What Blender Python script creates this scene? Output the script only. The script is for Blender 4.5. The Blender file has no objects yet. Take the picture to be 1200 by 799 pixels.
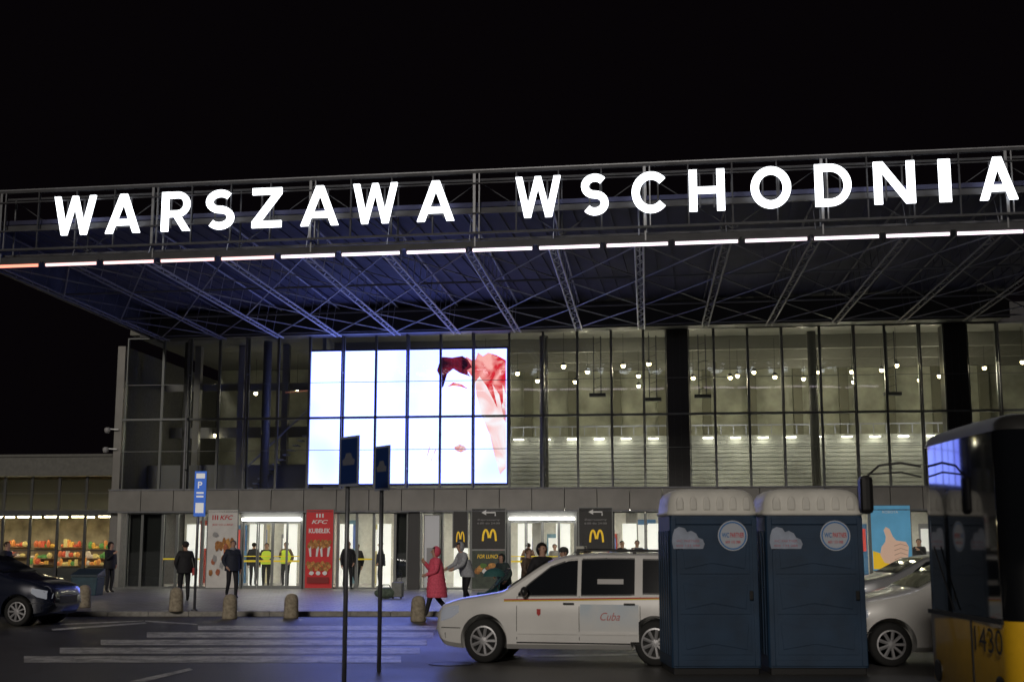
import bpy,bmesh,math,random
from mathutils import Vector,Matrix
from math import sin,cos,pi,radians,atan2
R=random.Random(11)
S=bpy.context.scene; C=S.collection
FPX=1500.0; TH=math.atan(240/1500.0); CH=1.72
# ---------------------------------------------------------------- projection helpers (where things stand in the place)
def ray(px,py):
    u=(px-600)/FPX; v=(399.5-py)/FPX
    return Vector((u,cos(TH)-v*sin(TH),sin(TH)+v*cos(TH)))
def ground(px,py,z=0.0):
    d=ray(px,py); t=(z-CH)/d.z
    return Vector((d.x*t,d.y*t,z))
def atY(px,py,Y):
    d=ray(px,py); t=Y/d.y
    return Vector((d.x*t,Y,CH+d.z*t))
class Frame:
    def __init__(s,O,slope):
        s.O=Vector(O); s.a=-math.atan(slope)
        s.ax=Vector((cos(s.a),sin(s.a),0)); s.ay=Vector((-sin(s.a),cos(s.a),0))
    def L(s,px,py,ly=0.0):
        d=ray(px,py); c=Vector((0,0,CH))
        t=(ly-(c-s.O).dot(s.ay))/d.dot(s.ay); p=c+d*t-s.O
        return p.dot(s.ax),p.z
    def W(s,x,y,z): return s.O+s.ax*x+s.ay*y+Vector((0,0,z))
FA=Frame((0,48.5,0),.112)
KA=Frame((0,33.2,0),.15)
# ---------------------------------------------------------------- materials
MC={}
def mat(name,col,rough=.6,metal=0,em=0,emc=None,nz=0,nscale=8,bump=0,coat=0,spec=None):
    if name in MC: return MC[name]
    m=bpy.data.materials.new(name); m.use_nodes=True; nt=m.node_tree; b=nt.nodes['Principled BSDF']
    b.inputs['Base Color'].default_value=(*col,1); b.inputs['Roughness'].default_value=rough; b.inputs['Metallic'].default_value=metal
    if coat: b.inputs['Coat Weight'].default_value=coat; b.inputs['Coat Roughness'].default_value=.05
    if spec is not None: b.inputs['Specular IOR Level'].default_value=spec
    if em:
        b.inputs['Emission Color'].default_value=(*(emc or col),1); b.inputs['Emission Strength'].default_value=em
    if nz or bump:
        tc=nt.nodes.new('ShaderNodeTexCoord'); n=nt.nodes.new('ShaderNodeTexNoise'); n.inputs['Scale'].default_value=nscale; n.inputs['Detail'].default_value=6
        nt.links.new(tc.outputs['Object'],n.inputs['Vector'])
        if nz:
            r=nt.nodes.new('ShaderNodeValToRGB'); r.color_ramp.elements[0].position=.3; r.color_ramp.elements[1].position=.7
            r.color_ramp.elements[0].color=(*[c*(1-nz) for c in col],1); r.color_ramp.elements[1].color=(*[min(1,c*(1+nz)) for c in col],1)
            nt.links.new(n.outputs['Fac'],r.inputs['Fac']); nt.links.new(r.outputs['Color'],b.inputs['Base Color'])
        if bump:
            bp=nt.nodes.new('ShaderNodeBump'); bp.inputs['Strength'].default_value=bump; bp.inputs['Distance'].default_value=.02
            nt.links.new(n.outputs['Fac'],bp.inputs['Height']); nt.links.new(bp.outputs['Normal'],b.inputs['Normal'])
    MC[name]=m; return m
def emat(name,col,st,n2=None,scale=3):
    if name in MC: return MC[name]
    m=bpy.data.materials.new(name); m.use_nodes=True; nt=m.node_tree; nt.nodes.remove(nt.nodes['Principled BSDF'])
    e=nt.nodes.new('ShaderNodeEmission'); e.inputs[0].default_value=(*col,1); e.inputs[1].default_value=st
    if n2:
        tc=nt.nodes.new('ShaderNodeTexCoord'); n=nt.nodes.new('ShaderNodeTexNoise'); n.inputs['Scale'].default_value=scale; n.inputs['Detail'].default_value=2; n.inputs['Distortion'].default_value=1.0
        nt.links.new(tc.outputs['Object'],n.inputs['Vector']); r=nt.nodes.new('ShaderNodeValToRGB'); r.color_ramp.elements[0].position=.42; r.color_ramp.elements[1].position=.62
        r.color_ramp.elements[0].color=(*col,1); r.color_ramp.elements[1].color=(*n2,1); nt.links.new(n.outputs['Fac'],r.inputs[0]); nt.links.new(r.outputs[0],e.inputs[0])
    nt.links.new(e.outputs[0],nt.nodes['Material Output'].inputs[0]); MC[name]=m; return m
def glassmat(name,tint,base=.03,rough=.015):
    m=bpy.data.materials.new(name); m.use_nodes=True; nt=m.node_tree; nt.nodes.remove(nt.nodes['Principled BSDF'])
    t=nt.nodes.new('ShaderNodeBsdfTransparent'); t.inputs[0].default_value=(*tint,1)
    g=nt.nodes.new('ShaderNodeBsdfGlossy'); g.inputs['Roughness'].default_value=rough; g.inputs[0].default_value=(.9,.95,1,1)
    f=nt.nodes.new('ShaderNodeFresnel'); f.inputs[0].default_value=1.5
    tc=nt.nodes.new('ShaderNodeTexCoord'); n=nt.nodes.new('ShaderNodeTexNoise'); n.inputs['Scale'].default_value=.7; n.inputs['Detail'].default_value=1; nt.links.new(tc.outputs['Object'],n.inputs['Vector'])
    bp=nt.nodes.new('ShaderNodeBump'); bp.inputs['Strength'].default_value=.12; bp.inputs['Distance'].default_value=.03; nt.links.new(n.outputs['Fac'],bp.inputs['Height']); nt.links.new(bp.outputs['Normal'],g.inputs['Normal'])
    a=nt.nodes.new('ShaderNodeMath'); a.operation='ADD'; a.inputs[1].default_value=base; nt.links.new(f.outputs[0],a.inputs[0])
    mx=nt.nodes.new('ShaderNodeMixShader'); nt.links.new(a.outputs[0],mx.inputs[0]); nt.links.new(t.outputs[0],mx.inputs[1]); nt.links.new(g.outputs[0],mx.inputs[2])
    nt.links.new(mx.outputs[0],nt.nodes['Material Output'].inputs[0]); return m
def tilemat(name,c1,c2,mortar,w,h,rough=.6,bump=.3):
    m=bpy.data.materials.new(name); m.use_nodes=True; nt=m.node_tree; b=nt.nodes['Principled BSDF']
    tc=nt.nodes.new('ShaderNodeTexCoord'); br=nt.nodes.new('ShaderNodeTexBrick')
    br.inputs['Scale'].default_value=1; br.inputs['Brick Width'].default_value=w; br.inputs['Row Height'].default_value=h; br.inputs['Mortar Size'].default_value=.012
    br.inputs['Color1'].default_value=(*c1,1); br.inputs['Color2'].default_value=(*c2,1); br.inputs['Mortar'].default_value=(*mortar,1)
    nt.links.new(tc.outputs['Object'],br.inputs['Vector'])
    n=nt.nodes.new('ShaderNodeTexNoise'); n.inputs['Scale'].default_value=1.3; n.inputs['Detail'].default_value=8; nt.links.new(tc.outputs['Object'],n.inputs['Vector'])
    mx=nt.nodes.new('ShaderNodeMix'); mx.data_type='RGBA'; mx.blend_type='MULTIPLY'; mx.inputs[0].default_value=.7
    nt.links.new(br.outputs['Color'],mx.inputs[6]); nt.links.new(n.outputs['Color'],mx.inputs[7])
    hs=nt.nodes.new('ShaderNodeHueSaturation'); hs.inputs['Saturation'].default_value=.25; hs.inputs['Value'].default_value=1.5
    nt.links.new(mx.outputs[2],hs.inputs['Color']); nt.links.new(hs.outputs[0],b.inputs['Base Color']); b.inputs['Roughness'].default_value=rough
    bp=nt.nodes.new('ShaderNodeBump'); bp.inputs['Strength'].default_value=bump; bp.inputs['Distance'].default_value=.01; nt.links.new(br.outputs['Fac'],bp.inputs['Height']); bp.invert=True
    nt.links.new(bp.outputs['Normal'],b.inputs['Normal']); return m
def asphaltmat():
    m=bpy.data.materials.new('asphalt'); m.use_nodes=True; nt=m.node_tree; b=nt.nodes['Principled BSDF']; N=nt.nodes.new; K=nt.links.new
    tc=N('ShaderNodeTexCoord'); n1=N('ShaderNodeTexNoise'); n1.inputs['Scale'].default_value=.35; n1.inputs['Detail'].default_value=9
    n2=N('ShaderNodeTexNoise'); n2.inputs['Scale'].default_value=60; n2.inputs['Detail'].default_value=3
    for n in (n1,n2): K(tc.outputs['Object'],n.inputs['Vector'])
    r=N('ShaderNodeValToRGB'); r.color_ramp.elements[0].position=.3; r.color_ramp.elements[1].position=.72; r.color_ramp.elements[0].color=(.036,.034,.032,1); r.color_ramp.elements[1].color=(.09,.086,.08,1); K(n1.outputs['Fac'],r.inputs[0])
    mx=N('ShaderNodeMix'); mx.data_type='RGBA'; mx.blend_type='OVERLAY'; mx.inputs[0].default_value=.8; K(r.outputs[0],mx.inputs[6]); K(n2.outputs['Fac'],mx.inputs[7]); K(mx.outputs[2],b.inputs['Base Color'])
    r2=N('ShaderNodeMapRange'); r2.inputs[3].default_value=.3; r2.inputs[4].default_value=.62; K(n1.outputs['Fac'],r2.inputs[0]); K(r2.outputs[0],b.inputs['Roughness'])
    bp=N('ShaderNodeBump'); bp.inputs['Strength'].default_value=.5; bp.inputs['Distance'].default_value=.006; K(n2.outputs['Fac'],bp.inputs['Height']); K(bp.outputs['Normal'],b.inputs['Normal']); return m
def paintworn():
    m=bpy.data.materials.new('road_paint'); m.use_nodes=True; nt=m.node_tree; b=nt.nodes['Principled BSDF']; N=nt.nodes.new; K=nt.links.new
    tc=N('ShaderNodeTexCoord'); n=N('ShaderNodeTexNoise'); n.inputs['Scale'].default_value=2.2; n.inputs['Detail'].default_value=11; n.inputs['Roughness'].default_value=.85; K(tc.outputs['Object'],n.inputs['Vector'])
    r=N('ShaderNodeValToRGB'); r.color_ramp.elements[0].position=.38; r.color_ramp.elements[1].position=.56; r.color_ramp.elements[0].color=(.1,.098,.095,1); r.color_ramp.elements[1].color=(.75,.74,.7,1)
    K(n.outputs['Fac'],r.inputs[0]); K(r.outputs[0],b.inputs['Base Color']); b.inputs['Roughness'].default_value=.45; return m
ASP=asphaltmat(); RP=paintworn()
STEEL=mat('grey_steel',(.16,.165,.18),.45,.6,nz=.15); DSTEEL=mat('dark_steel',(.06,.062,.07),.5,.5,nz=.2); LSTEEL=mat('light_steel',(.40,.42,.5),.45,.3,nz=.1)
SSTEEL=mat('sign_steel',(.04,.041,.048),.6,.3,nz=.3,nscale=2)
FRAME=mat('aluminium_frame',(.17,.18,.18),.35,.7); BLACK=mat('black_plastic',(.012,.012,.013),.45); RUB=mat('rubber',(.015,.015,.015),.8)
GLASS=glassmat('facade_glass',(.86,.88,.85)); DGLASS=glassmat('dim_glass',(.6,.63,.6),.05)
CARGL=mat('car_glass',(.012,.014,.018),.06,0,coat=.5); CHROME=mat('chrome',(.7,.7,.72),.15,1)
FASC=mat('fascia_metal',(.2,.195,.185),.4,.5,nz=.12,nscale=1.5); CONC=mat('concrete',(.36,.31,.23),.85,nz=.3,nscale=14,bump=.4)
# ---------------------------------------------------------------- mesh builder
class MB:
    def __init__(s): s.v=[];s.f=[];s.m=[]
    def add(s,vs,fs,mi=0):
        o=len(s.v); s.v+=[tuple(p) for p in vs]
        for f in fs: s.f.append([i+o for i in f]); s.m.append(mi)
        return s
    def box(s,a,b,mi=0):
        x0,y0,z0=a;x1,y1,z1=b
        return s.add([(x0,y0,z0),(x1,y0,z0),(x1,y1,z0),(x0,y1,z0),(x0,y0,z1),(x1,y0,z1),(x1,y1,z1),(x0,y1,z1)],[(0,3,2,1),(4,5,6,7),(0,1,5,4),(1,2,6,5),(2,3,7,6),(3,0,4,7)],mi)
    def ring(s,p,d,r,n):
        d=Vector(d).normalized(); up=Vector((0,0,1)) if abs(d.z)<.9 else Vector((1,0,0)); a=d.cross(up).normalized(); b=a.cross(d)
        return [Vector(p)+a*(cos(2*pi*i/n+pi/n)*r)+b*(sin(2*pi*i/n+pi/n)*r) for i in range(n)]
    def tube(s,p,q,r,r2=None,n=8,mi=0):
        p=Vector(p);q=Vector(q);d=q-p; r2=r if r2 is None else r2
        A=s.ring(p,d,r,n);B=s.ring(q,d,r2,n)
        return s.add(A+B,[(i,(i+1)%n,n+(i+1)%n,n+i) for i in range(n)]+[tuple(range(n))[::-1],tuple(range(n,2*n))],mi)
    def bar(s,p,q,w,mi=0): return s.tube(p,q,w*.707,n=4,mi=mi)
    def path(s,pts,r,n=6,mi=0):
        for a,b in zip(pts,pts[1:]): s.tube(a,b,r,n=n,mi=mi)
        return s
    def lathe(s,prof,c=(0,0,0),axis='z',n=24,mi=0,cap=True):
        vs=[];fs=[];k=len(prof)
        for i in range(n):
            a=2*pi*i/n
            for r,h in prof:
                p=(r*cos(a),r*sin(a),h) if axis=='z' else ((r*cos(a),h,r*sin(a)) if axis=='y' else (h,r*cos(a),r*sin(a)))
                vs.append((p[0]+c[0],p[1]+c[1],p[2]+c[2]))
        for i in range(n):
            j=(i+1)%n
            for t in range(k-1): fs.append((i*k+t,j*k+t,j*k+t+1,i*k+t+1))
        if cap:
            fs.append(tuple(i*k for i in range(n))); fs.append(tuple(i*k+k-1 for i in range(n)))
        return s.add(vs,fs,mi)
    def prism(s,pts,y0,y1,mi=0):
        n=len(pts)
        return s.add([(x,y0,z) for x,z in pts]+[(x,y1,z) for x,z in pts],[tuple(range(n)),tuple(range(n,2*n))[::-1]]+[(i,(i+1)%n,n+(i+1)%n,n+i) for i in range(n)],mi)
    def flat(s,pts,y,mi=0): return s.add([(x,y,z) for x,z in pts],[tuple(range(len(pts)))],mi)
    def ell(s,c,r,nu=12,nv=8,mi=0,keep=None):
        vs=[];fs=[]
        for j in range(nv+1):
            t=pi*j/nv
            for i in range(nu):
                a=2*pi*i/nu; vs.append((c[0]+r[0]*sin(t)*cos(a),c[1]+r[1]*sin(t)*sin(a),c[2]+r[2]*cos(t)))
        for j in range(nv):
            for i in range(nu):
                f=(j*nu+i,(j+1)*nu+i,(j+1)*nu+(i+1)%nu,j*nu+(i+1)%nu)
                if keep and not all(keep(vs[q]) for q in f): continue
                fs.append(f)
        return s.add(vs,fs,mi)
    def stroke(s,pts,t,y0,y1,mi=0,closed=False):
        n=len(pts);O=[];I=[]
        for i in range(n):
            a=pts[(i-1)%n] if (closed or i>0) else pts[i]; b=pts[(i+1)%n] if (closed or i<n-1) else pts[i]
            dx,dz=b[0]-a[0],b[1]-a[1]; l=math.hypot(dx,dz) or 1; nx,nz=-dz/l,dx/l
            O.append((pts[i][0]+nx*t/2,pts[i][1]+nz*t/2)); I.append((pts[i][0]-nx*t/2,pts[i][1]-nz*t/2))
        vs=[(x,y0,z) for x,z in O]+[(x,y0,z) for x,z in I]+[(x,y1,z) for x,z in O]+[(x,y1,z) for x,z in I]; fs=[]
        for i in range(n if closed else n-1):
            j=(i+1)%n; fs+=[(i,j,n+j,n+i),(2*n+i,3*n+i,3*n+j,2*n+j),(i,2*n+i,2*n+j,j),(n+i,n+j,3*n+j,3*n+i)]
        if not closed: fs+=[(0,n,3*n,2*n),(n-1,3*n-1,4*n-1,2*n-1)]
        return s.add(vs,fs,mi)
    def build(s,name,mats,parent=None,smooth=False,bevel=0,recalc=True):
        me=bpy.data.meshes.new(name); me.from_pydata(s.v,[],s.f)
        if not isinstance(mats,(list,tuple)): mats=[mats]
        for m in mats: me.materials.append(m)
        for p,i in zip(me.polygons,s.m): p.material_index=i; p.use_smooth=smooth
        if recalc:
            bm=bmesh.new(); bm.from_mesh(me); bmesh.ops.recalc_face_normals(bm,faces=bm.faces); bm.to_mesh(me); bm.free()
        o=bpy.data.objects.new(name,me); C.objects.link(o)
        if parent: o.parent=parent
        if bevel:
            b=o.modifiers.new('bevel','BEVEL'); b.width=bevel; b.segments=2; b.limit_method='ANGLE'; b.angle_limit=radians(40)
        return o
def tag(o,label=None,cat=None,group=None,kind=None):
    if label: o['label']=label
    if cat: o['category']=cat
    if group: o['group']=group
    if kind: o['kind']=kind
    return o
def thing(name,label,cat,loc=(0,0,0),rz=0,group=None):
    o=bpy.data.objects.new(name,None); C.objects.link(o); o.location=loc; o.rotation_euler=(0,0,rz); o.empty_display_size=.2
    return tag(o,label,cat,group)
def copy_tree(o,parent=None):
    c=o.copy(); C.objects.link(c); c.parent=parent
    for ch in list(o.children): copy_tree(ch,c)
    return c
def evalmesh(o):
    dg=bpy.context.evaluated_depsgraph_get(); dg.update()
    return bpy.data.meshes.new_from_object(o.evaluated_get(dg))
def text(s_,parent,x0,x1,z0,z1,y,m,name='lettering',off=0,shear=0):
    cu=bpy.data.curves.new('t','FONT'); cu.body=s_; cu.extrude=0; cu.offset=off; cu.resolution_u=3; cu.shear=shear
    o=bpy.data.objects.new('t',cu); C.objects.link(o); me=evalmesh(o); bpy.data.objects.remove(o)
    xs=[v.co.x for v in me.vertices]; ys=[v.co.y for v in me.vertices]
    if not xs: return
    ax,bx_,ay,by=min(xs),max(xs),min(ys),max(ys)
    for v in me.vertices:
        v.co=Vector((x0+(v.co.x-ax)/(bx_-ax)*(x1-x0),y,z0+(v.co.y-ay)/(by-ay)*(z1-z0)))
    me.materials.clear(); me.materials.append(m)
    r=bpy.data.objects.new(name,me); C.objects.link(r); r.parent=parent
    return r
# ================================================================= ground
def sheet(name,pts,z,m):
    b=MB(); b.add([(x,y,z) for x,y in pts],[tuple(range(len(pts)))]); return tag(b.build(name,m),kind='structure')
sheet('ground',[(-600,-300),(600,-300),(600,900),(-600,900)],0,mat('far_ground',(.04,.04,.042),.8,nz=.3,nscale=.5))
sheet('road',[(-70,-6),(70,-6),(70,36),(-70,36)],.004,ASP)
kY=ground(600,722).y
PAVE=tilemat('paving',(.30,.285,.26),(.24,.23,.215),(.09,.09,.085),.4,.4,.4)
b=MB(); b.box((-60,kY+.15,0),(60,70,.12)); tag(b.build('pavement',PAVE),kind='structure')
b=MB()
x=-60
while x<60: b.box((x,kY,0),(x+.99,kY+.149,.125)); x+=1.0
tag(b.build('kerb',mat('kerb_stone',(.3,.29,.27),.8,nz=.25),bevel=.01),kind='structure')
for (xa,xb,ya,yb) in [(232,512,733.2,738.2),(172,508,741,747),(118,500,749.8,756),(70,492,759,766),(28,470,769,776.5)]:
    A=ground(xa,yb);B=ground(xb,yb);D=ground(xb,ya);E=ground(xa,ya)
    b=MB(); b.add([(p.x,p.y,.009) for p in (A,B,D,E)],[(0,1,2,3)]); o=b.build('road_marking',RP); tag(o,kind='structure')
for q in [((60,737),(170,729),(172,730.5),(62,739)),((70,731),(168,727),(169,728),(71,732.3)),((150,799),(222,783),(226,785),(170,799)),((610,768),(840,764),(840,766),(610,770.5)),((170,727),(230,731),(232,732),(170,728.5))]:
    b=MB(); b.add([(*ground(*p).xy,.009) for p in q],[(0,1,2,3)]); tag(b.build('road_marking',RP),kind='structure')
mh=ground(600,790)
b=MB(); b.lathe([(.33,.0),(.33,.012),(.29,.012),(.28,.008),(0.01,.008)],(mh.x-.9,mh.y+1.5,.004)); tag(b.build('manhole_cover',DSTEEL),'round iron manhole cover set in the asphalt in front of the white taxi','manhole cover')
# ================================================================= station building
st=thing('station_building','long glass fronted railway station hall with lit interior and steel mullions','building',FA.O,FA.a)
ZB,ZF,ZM,ZT=3.04,3.84,6.6,9.85
X=lambda px,py=480: FA.L(px,py)[0]
xL=X(143,500); xR=X(1310)
HDEP=11
WALL=mat('hall_wall',(.40,.41,.34),.7,nz=.3,nscale=1.2)
def window(x0,x1,z0,z1,g=GLASS,w=.045):
    b=MB(); b.flat([(x0+w,z0+w),(x1-w,z0+w),(x1-w,z1-w),(x0+w,z1-w)],0.0); p=b.build('window',g,st,recalc=False)
    f=MB(); f.box((x0+.002,-.06,z0+.002),(x0+w,.05,z1-.002)); f.box((x1-w,-.06,z0+.002),(x1-.002,.05,z1-.002)); f.box((x0+w,-.055,z0+.002),(x1-w,.045,z0+w)); f.box((x0+w,-.055,z1-w),(x1-w,.045,z1-.002))
    for zz in (z0+.25*(z1-z0),z0+.75*(z1-z0)): f.box((x0-.0,-.085,zz-.03),(x0+.06,-.061,zz+.03))
    f.build('window_frame',FRAME,p); return p
E1=[147,190,222,256,290,325,362,402,440,478,516,555,597,637,677,717,755,782]
E2=[808,838,878,918,963,1003,1040,1080,1110]; E3=[1137,1172,1207,1245,1285]
for E in (E1,E2,E3):
    for a,c in zip(E,E[1:]):
        for z0,z1 in ((ZF,ZM),(ZM,ZT)): window(X(a),X(c),z0,z1)
for a,c in ((782,808),(1110,1137)):
    b=MB(); b.box((X(a)+.01,-.05,ZF),(X(c)-.01,.9,ZT)); 
    b.box((X(a)+.25,-.09,ZF),(X(a)+.32,-.051,ZT)); b.box((X(c)-.32,-.09,ZF),(X(c)-.25,-.051,ZT))
    b.build('pillar',mat('dark_pillar',(.02,.02,.022),.3),st)
b=MB(); b.box((xL,-.14,ZM-.035),(xR,-.09,ZM+.035)); b.box((xL,-.14,ZM+1.35),(xR,-.115,ZM+1.37)); b.box((xL,-.14,ZF+1.5),(xR,-.115,ZF+1.52)); b.build('transom',FRAME,st)
for px in (402,478,555,637,717,838,918,1003,1080,1172,1245,290,222):
    b=MB(); x=X(px); b.box((x-.03,-.34,ZF),(x+.03,-.28,ZT)); 
    for zz in (4.6,6.6,8.3): b.box((x-.02,-.28,zz),(x+.02,-.06,zz+.05))
    b.build('mullion',STEEL,st)
for px in (634,959,205,300):
    b=MB(); x=X(px); b.tube((x,1.3,ZF-.14),(x,1.3,ZT),.17,n=14); b.build('column',mat('column_grey',(.1,.1,.1),.5),st,smooth=True)
b=MB(); xs=[X(p,585) for p in range(130,1320,38)]
for i,(a,c) in enumerate(zip(xs,xs[1:])): b.box((a+.008,-.26,ZB),(c-.008,-.01,ZF-.004))
b.build('fascia_panel',FASC,st,bevel=.008)
b=MB(); b.box((xs[0],-.30,ZF-.003),(xs[-1],.0,ZF+.05)); b.box((xs[0],-.30,ZB-.05),(xs[-1],0,ZB-.003)); b.build('fascia_trim',STEEL,st)
b=MB(); b.box((xL+.6,-.1,ZT+.003),(xR,.4,10.6)); b.build('upper_fascia',mat('upper_fascia',(.04,.04,.045),.6,nz=.2),st)
b=MB(); b.box((xL-.32,.0,.12),(xL-.003,.35,ZT-.3)); b.build('corner_pier',FASC,st,bevel=.01)
b=MB(); b.box((xL-.3,.36,.12),(xL-.05,HDEP,ZT-.3)); b.build('side_wall',mat('side_wall',(.1,.1,.1),.7,nz=.2),st)
b=MB(); b.box((xL-.04,HDEP,0.12),(xR,HDEP+.3,10.6)); b.build('back_wall',WALL,st)
b=MB(); b.box((xL-.02,.41,ZT+.2),(xR,HDEP,ZT+.4)); b.build('roof',mat('roof',(.2,.2,.18),.8),st)
b=MB(); b.box((xL-.04,.06,ZB+.1),(xR,HDEP-.01,ZF-.15)); b.build('floor_slab',mat('slab',(.5,.49,.45),.7),st)
xs2=X(366)
b=MB(); b.box((xs2-.15,1.9,ZF-.14),(xs2,HDEP-.02,ZT+.19)); b.build('light_block_wall',mat('light_block',(.16,.17,.19),.7),st)  # added wall, keeps the left hall darker than the main hall
for i,(za,zb,y) in enumerate(((ZF-.14,5.0,2.8),(6.3,6.75,5.0),(8.2,8.5,4.0))):
    b=MB(); b.box((xL,y,za),(xs2-.16,y+.15,zb)); b.build('parapet',mat('dim_parapet',(.2,.2,.2),.5),st)
for i in range(3):
    x=xL+1.6+i*1.9; b=MB(); b.box((x,3.4,ZF-.14),(x+.25,3.7,ZT+.19)); b.build('hall_post',mat('hall_post',(.25,.24,.22),.5),st)
b=MB()
for k in range(14): b.box((xs2-3.2+k*.2,2.2,4.0+k*.19),(xs2-3.0+k*.2,2.75,4.05+k*.19))
b.bar((xs2-3.2,2.15,4.9),(xs2-.4,2.15,7.5),.06); b.build('staircase',LSTEEL,st)
for i in range(14):
    x=xs2+1+i*2.05; b=MB(); b.box((x,HDEP-.35,ZF),(x+.4,HDEP-.01,ZT+.1)); b.build('pilaster',mat('pilaster',(.17,.17,.13),.7),st)
for y in (3.2,6.2,9):
    b=MB(); b.box((xs2,y,ZT-.35),(xR,y+.2,ZT+.19)); b.build('ceiling_beam',mat('beam',(.16,.16,.14),.7),st)
b=MB(); z=ZF-.1
while z<6.1: b.box((xs2+.2,4.28,z),(xR,4.32,z+.14)); z+=.17
b.box((xs2+.2,4.325,ZF-.14),(xR,4.4,6.15)); b.build('louvre_screen',mat('louvre',(.40,.41,.37),.5,nz=.4,nscale=.6),st)
b=MB(); b.box((xs2+.2,3.9,6.5),(xR,3.95,6.55)); 
x=xs2+.3
while x<xR: b.box((x,3.9,6.16),(x+.03,3.95,6.5)); x+=.5
b.build('railing',LSTEEL,st)
for px,zz in ((765,7.4),(823,7.5),(700,7.6),(1045,7.5)):
    x=FA.L(px,440,1.6)[0]; b=MB(); 
    for q in (-.14,.14): b.tube((x+q,1.6,zz),(x+q,1.6,ZT),.02,n=5)
    for k in range(6): b.tube((x-.14,1.6,zz+.2+k*.35),(x+.14,1.6,zz+.3+k*.35),.012,n=4)
    b.box((x-.32,1.45,zz-.12),(x+.32,1.75,zz)); b.build('hanging_frame',DSTEEL,st)
# ---- ground floor
PXG=[(148,166,'dark'),(166,190,'dark'),(190,207,'glass'),(207,237,'glass'),(237,283,'glass'),(283,356,'door'),(356,396,'glass'),(396,418,'glass'),(418,438,'glass'),(438,463,'glass'),(463,478,'dark'),(478,493,'col'),(493,518,'glass'),(518,552,'glass'),(552,595,'glass'),(595,677,'door'),(677,719,'glass'),(719,757,'glass'),(757,781,'glass'),(781,806,'col'),(806,850,'glass'),(850,900,'glass'),(900,950,'door'),(950,1020,'glass'),(1020,1067,'glass'),(1067,1110,'glass'),(1110,1137,'col'),(1137,1180,'glass'),(1180,1230,'glass'),(1230,1290,'glass')]
Xg=lambda px: FA.L(px,645)[0]
YEL=mat('yellow_tape',(.75,.6,.03),.5,em=.2); 
for a,c,t in PXG:
    x0,x1=Xg(a),Xg(c)
    if t=='col':
        b=MB(); b.box((x0+.02,-.12,.12),(x1-.02,.5,ZB-.052)); b.build('pillar',mat('pillar_dark',(.025,.025,.027),.35),st,bevel=.01)
    elif t=='door':
        n=4
        d=MB(); d.box((x0+.003,-.2,ZB-.38),(x1-.003,.1,ZB-.053)); d.box((x0+.003,-.2,.12),(x0+.08,.1,ZB-.381)); d.box((x1-.08,-.2,.12),(x1-.003,.1,ZB-.381))
        dr=d.build('door',FRAME,st)
        for k in range(n):
            xa=x0+.08+k*(x1-x0-.16)/n; xb=xa+(x1-x0-.16)/n; yo=-.1 if k in (0,3) else -.03
            l=MB(); l.box((xa+.004,yo,.13),(xa+.05,yo+.05,ZB-.385)); l.box((xb-.05,yo,.13),(xb-.004,yo+.05,ZB-.385)); l.box((xa+.05,yo,.13),(xb-.05,yo+.05,.24)); l.box((xa+.05,yo,ZB-.46),(xb-.05,yo+.05,ZB-.385))
            lf=l.build('door_leaf',FRAME,dr)
            g=MB(); g.flat([(xa+.05,.24),(xb-.05,.24),(xb-.05,ZB-.46),(xa+.05,ZB-.46)],yo+.025); g.build('door_glass',GLASS,dr,recalc=False)
            for zz in (1.12,1.32):
                y_=MB(); y_.box((xa+.055,yo+.012,zz),(xb-.055,yo+.02,zz+(.07 if zz<1.2 else .035))); y_.build('safety_stripe',YEL,dr)
        lm=MB(); lm.box((x0+.1,-.36,ZB-.36),(x1-.1,-.22,ZB-.27)); lo=lm.build('door_lamp',emat('door_lamp',(1,.95,.85),22),dr)
    else:
        window(x0,x1,.14,ZB-.055,DGLASS if t=='dark' else GLASS,.05)
        if t=='dark':
            b=MB(); b.box((x0,.25,.13),(x1,.3,ZB-.06)); b.build('blind_panel',mat('blind',(.02,.022,.028),.4),st)
        elif a in (190,207,396,418,719,757,493):
            b=MB(); b.box((x0+.06,-.012,1.2),(x1-.06,-.006,1.26)); b.build('safety_stripe',YEL,st)
b=MB(); b.box((xL-.02,-.1,.1),(xR,.1,.139)); b.build('threshold',STEEL,st)
LOB=mat('lobby_wall',(.76,.75,.7),.6,nz=.08)
b=MB(); b.box((xL,7.2,.12),(xR,7.35,ZB+.09)); b.build('lobby_wall',LOB,st)
b=MB(); b.box((xL,.11,.12),(xR,7.19,.128)); b.build('lobby_floor',mat('lobby_floor',(.5,.49,.47),.25),st)
cols=[(.55,.1,.08),(.1,.25,.5),(.7,.62,.4),(.3,.3,.32),(.75,.72,.65),(.2,.35,.45),(.7,.6,.3)]
for i in range(26):
    x=xL+.8+i*1.28+R.uniform(-.2,.2); w=R.uniform(.4,.9); c=cols[i%7]
    b=MB(); h=R.choice([2.1,2.5,1.1,2.7]); b.box((x,7.05,.13),(x+w,7.19,.13+h)); b.box((x+.06,7.03,.13+h*.55),(x+w-.06,7.049,.13+h*.92),1)
    b.build('shopfront_panel',[mat('shop%d'%(i%7),c,.5),mat('shopsign%d'%(i%3),[(.8,.8,.78),(.5,.06,.05),(.1,.15,.35)][i%3],.5,em=.5)],st)
for px in (226,300,340,405,450,505,540,615,660,738,768):
    x=FA.L(px,640,3.2)[0]; b=MB(); b.box((x-.28,3.2,.13),(x+.28,3.26,2.6)); b.build('added_glow_panel',mat('added_glow_white',(.85,.85,.82),.5,em=.8,nz=.06,nscale=1.2),st)  # added glowing panels that brighten the doors and windows from behind
for x in (-11,-7.5,-3.5,.6,4.4,8.5,12):
    b=MB(); b.tube((x,4.2,.13),(x,4.2,ZB+.09),.24,n=18); b.build('lobby_column',mat('lobby_col',(.45,.44,.42),.4),st,smooth=True)
proto=None
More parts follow.
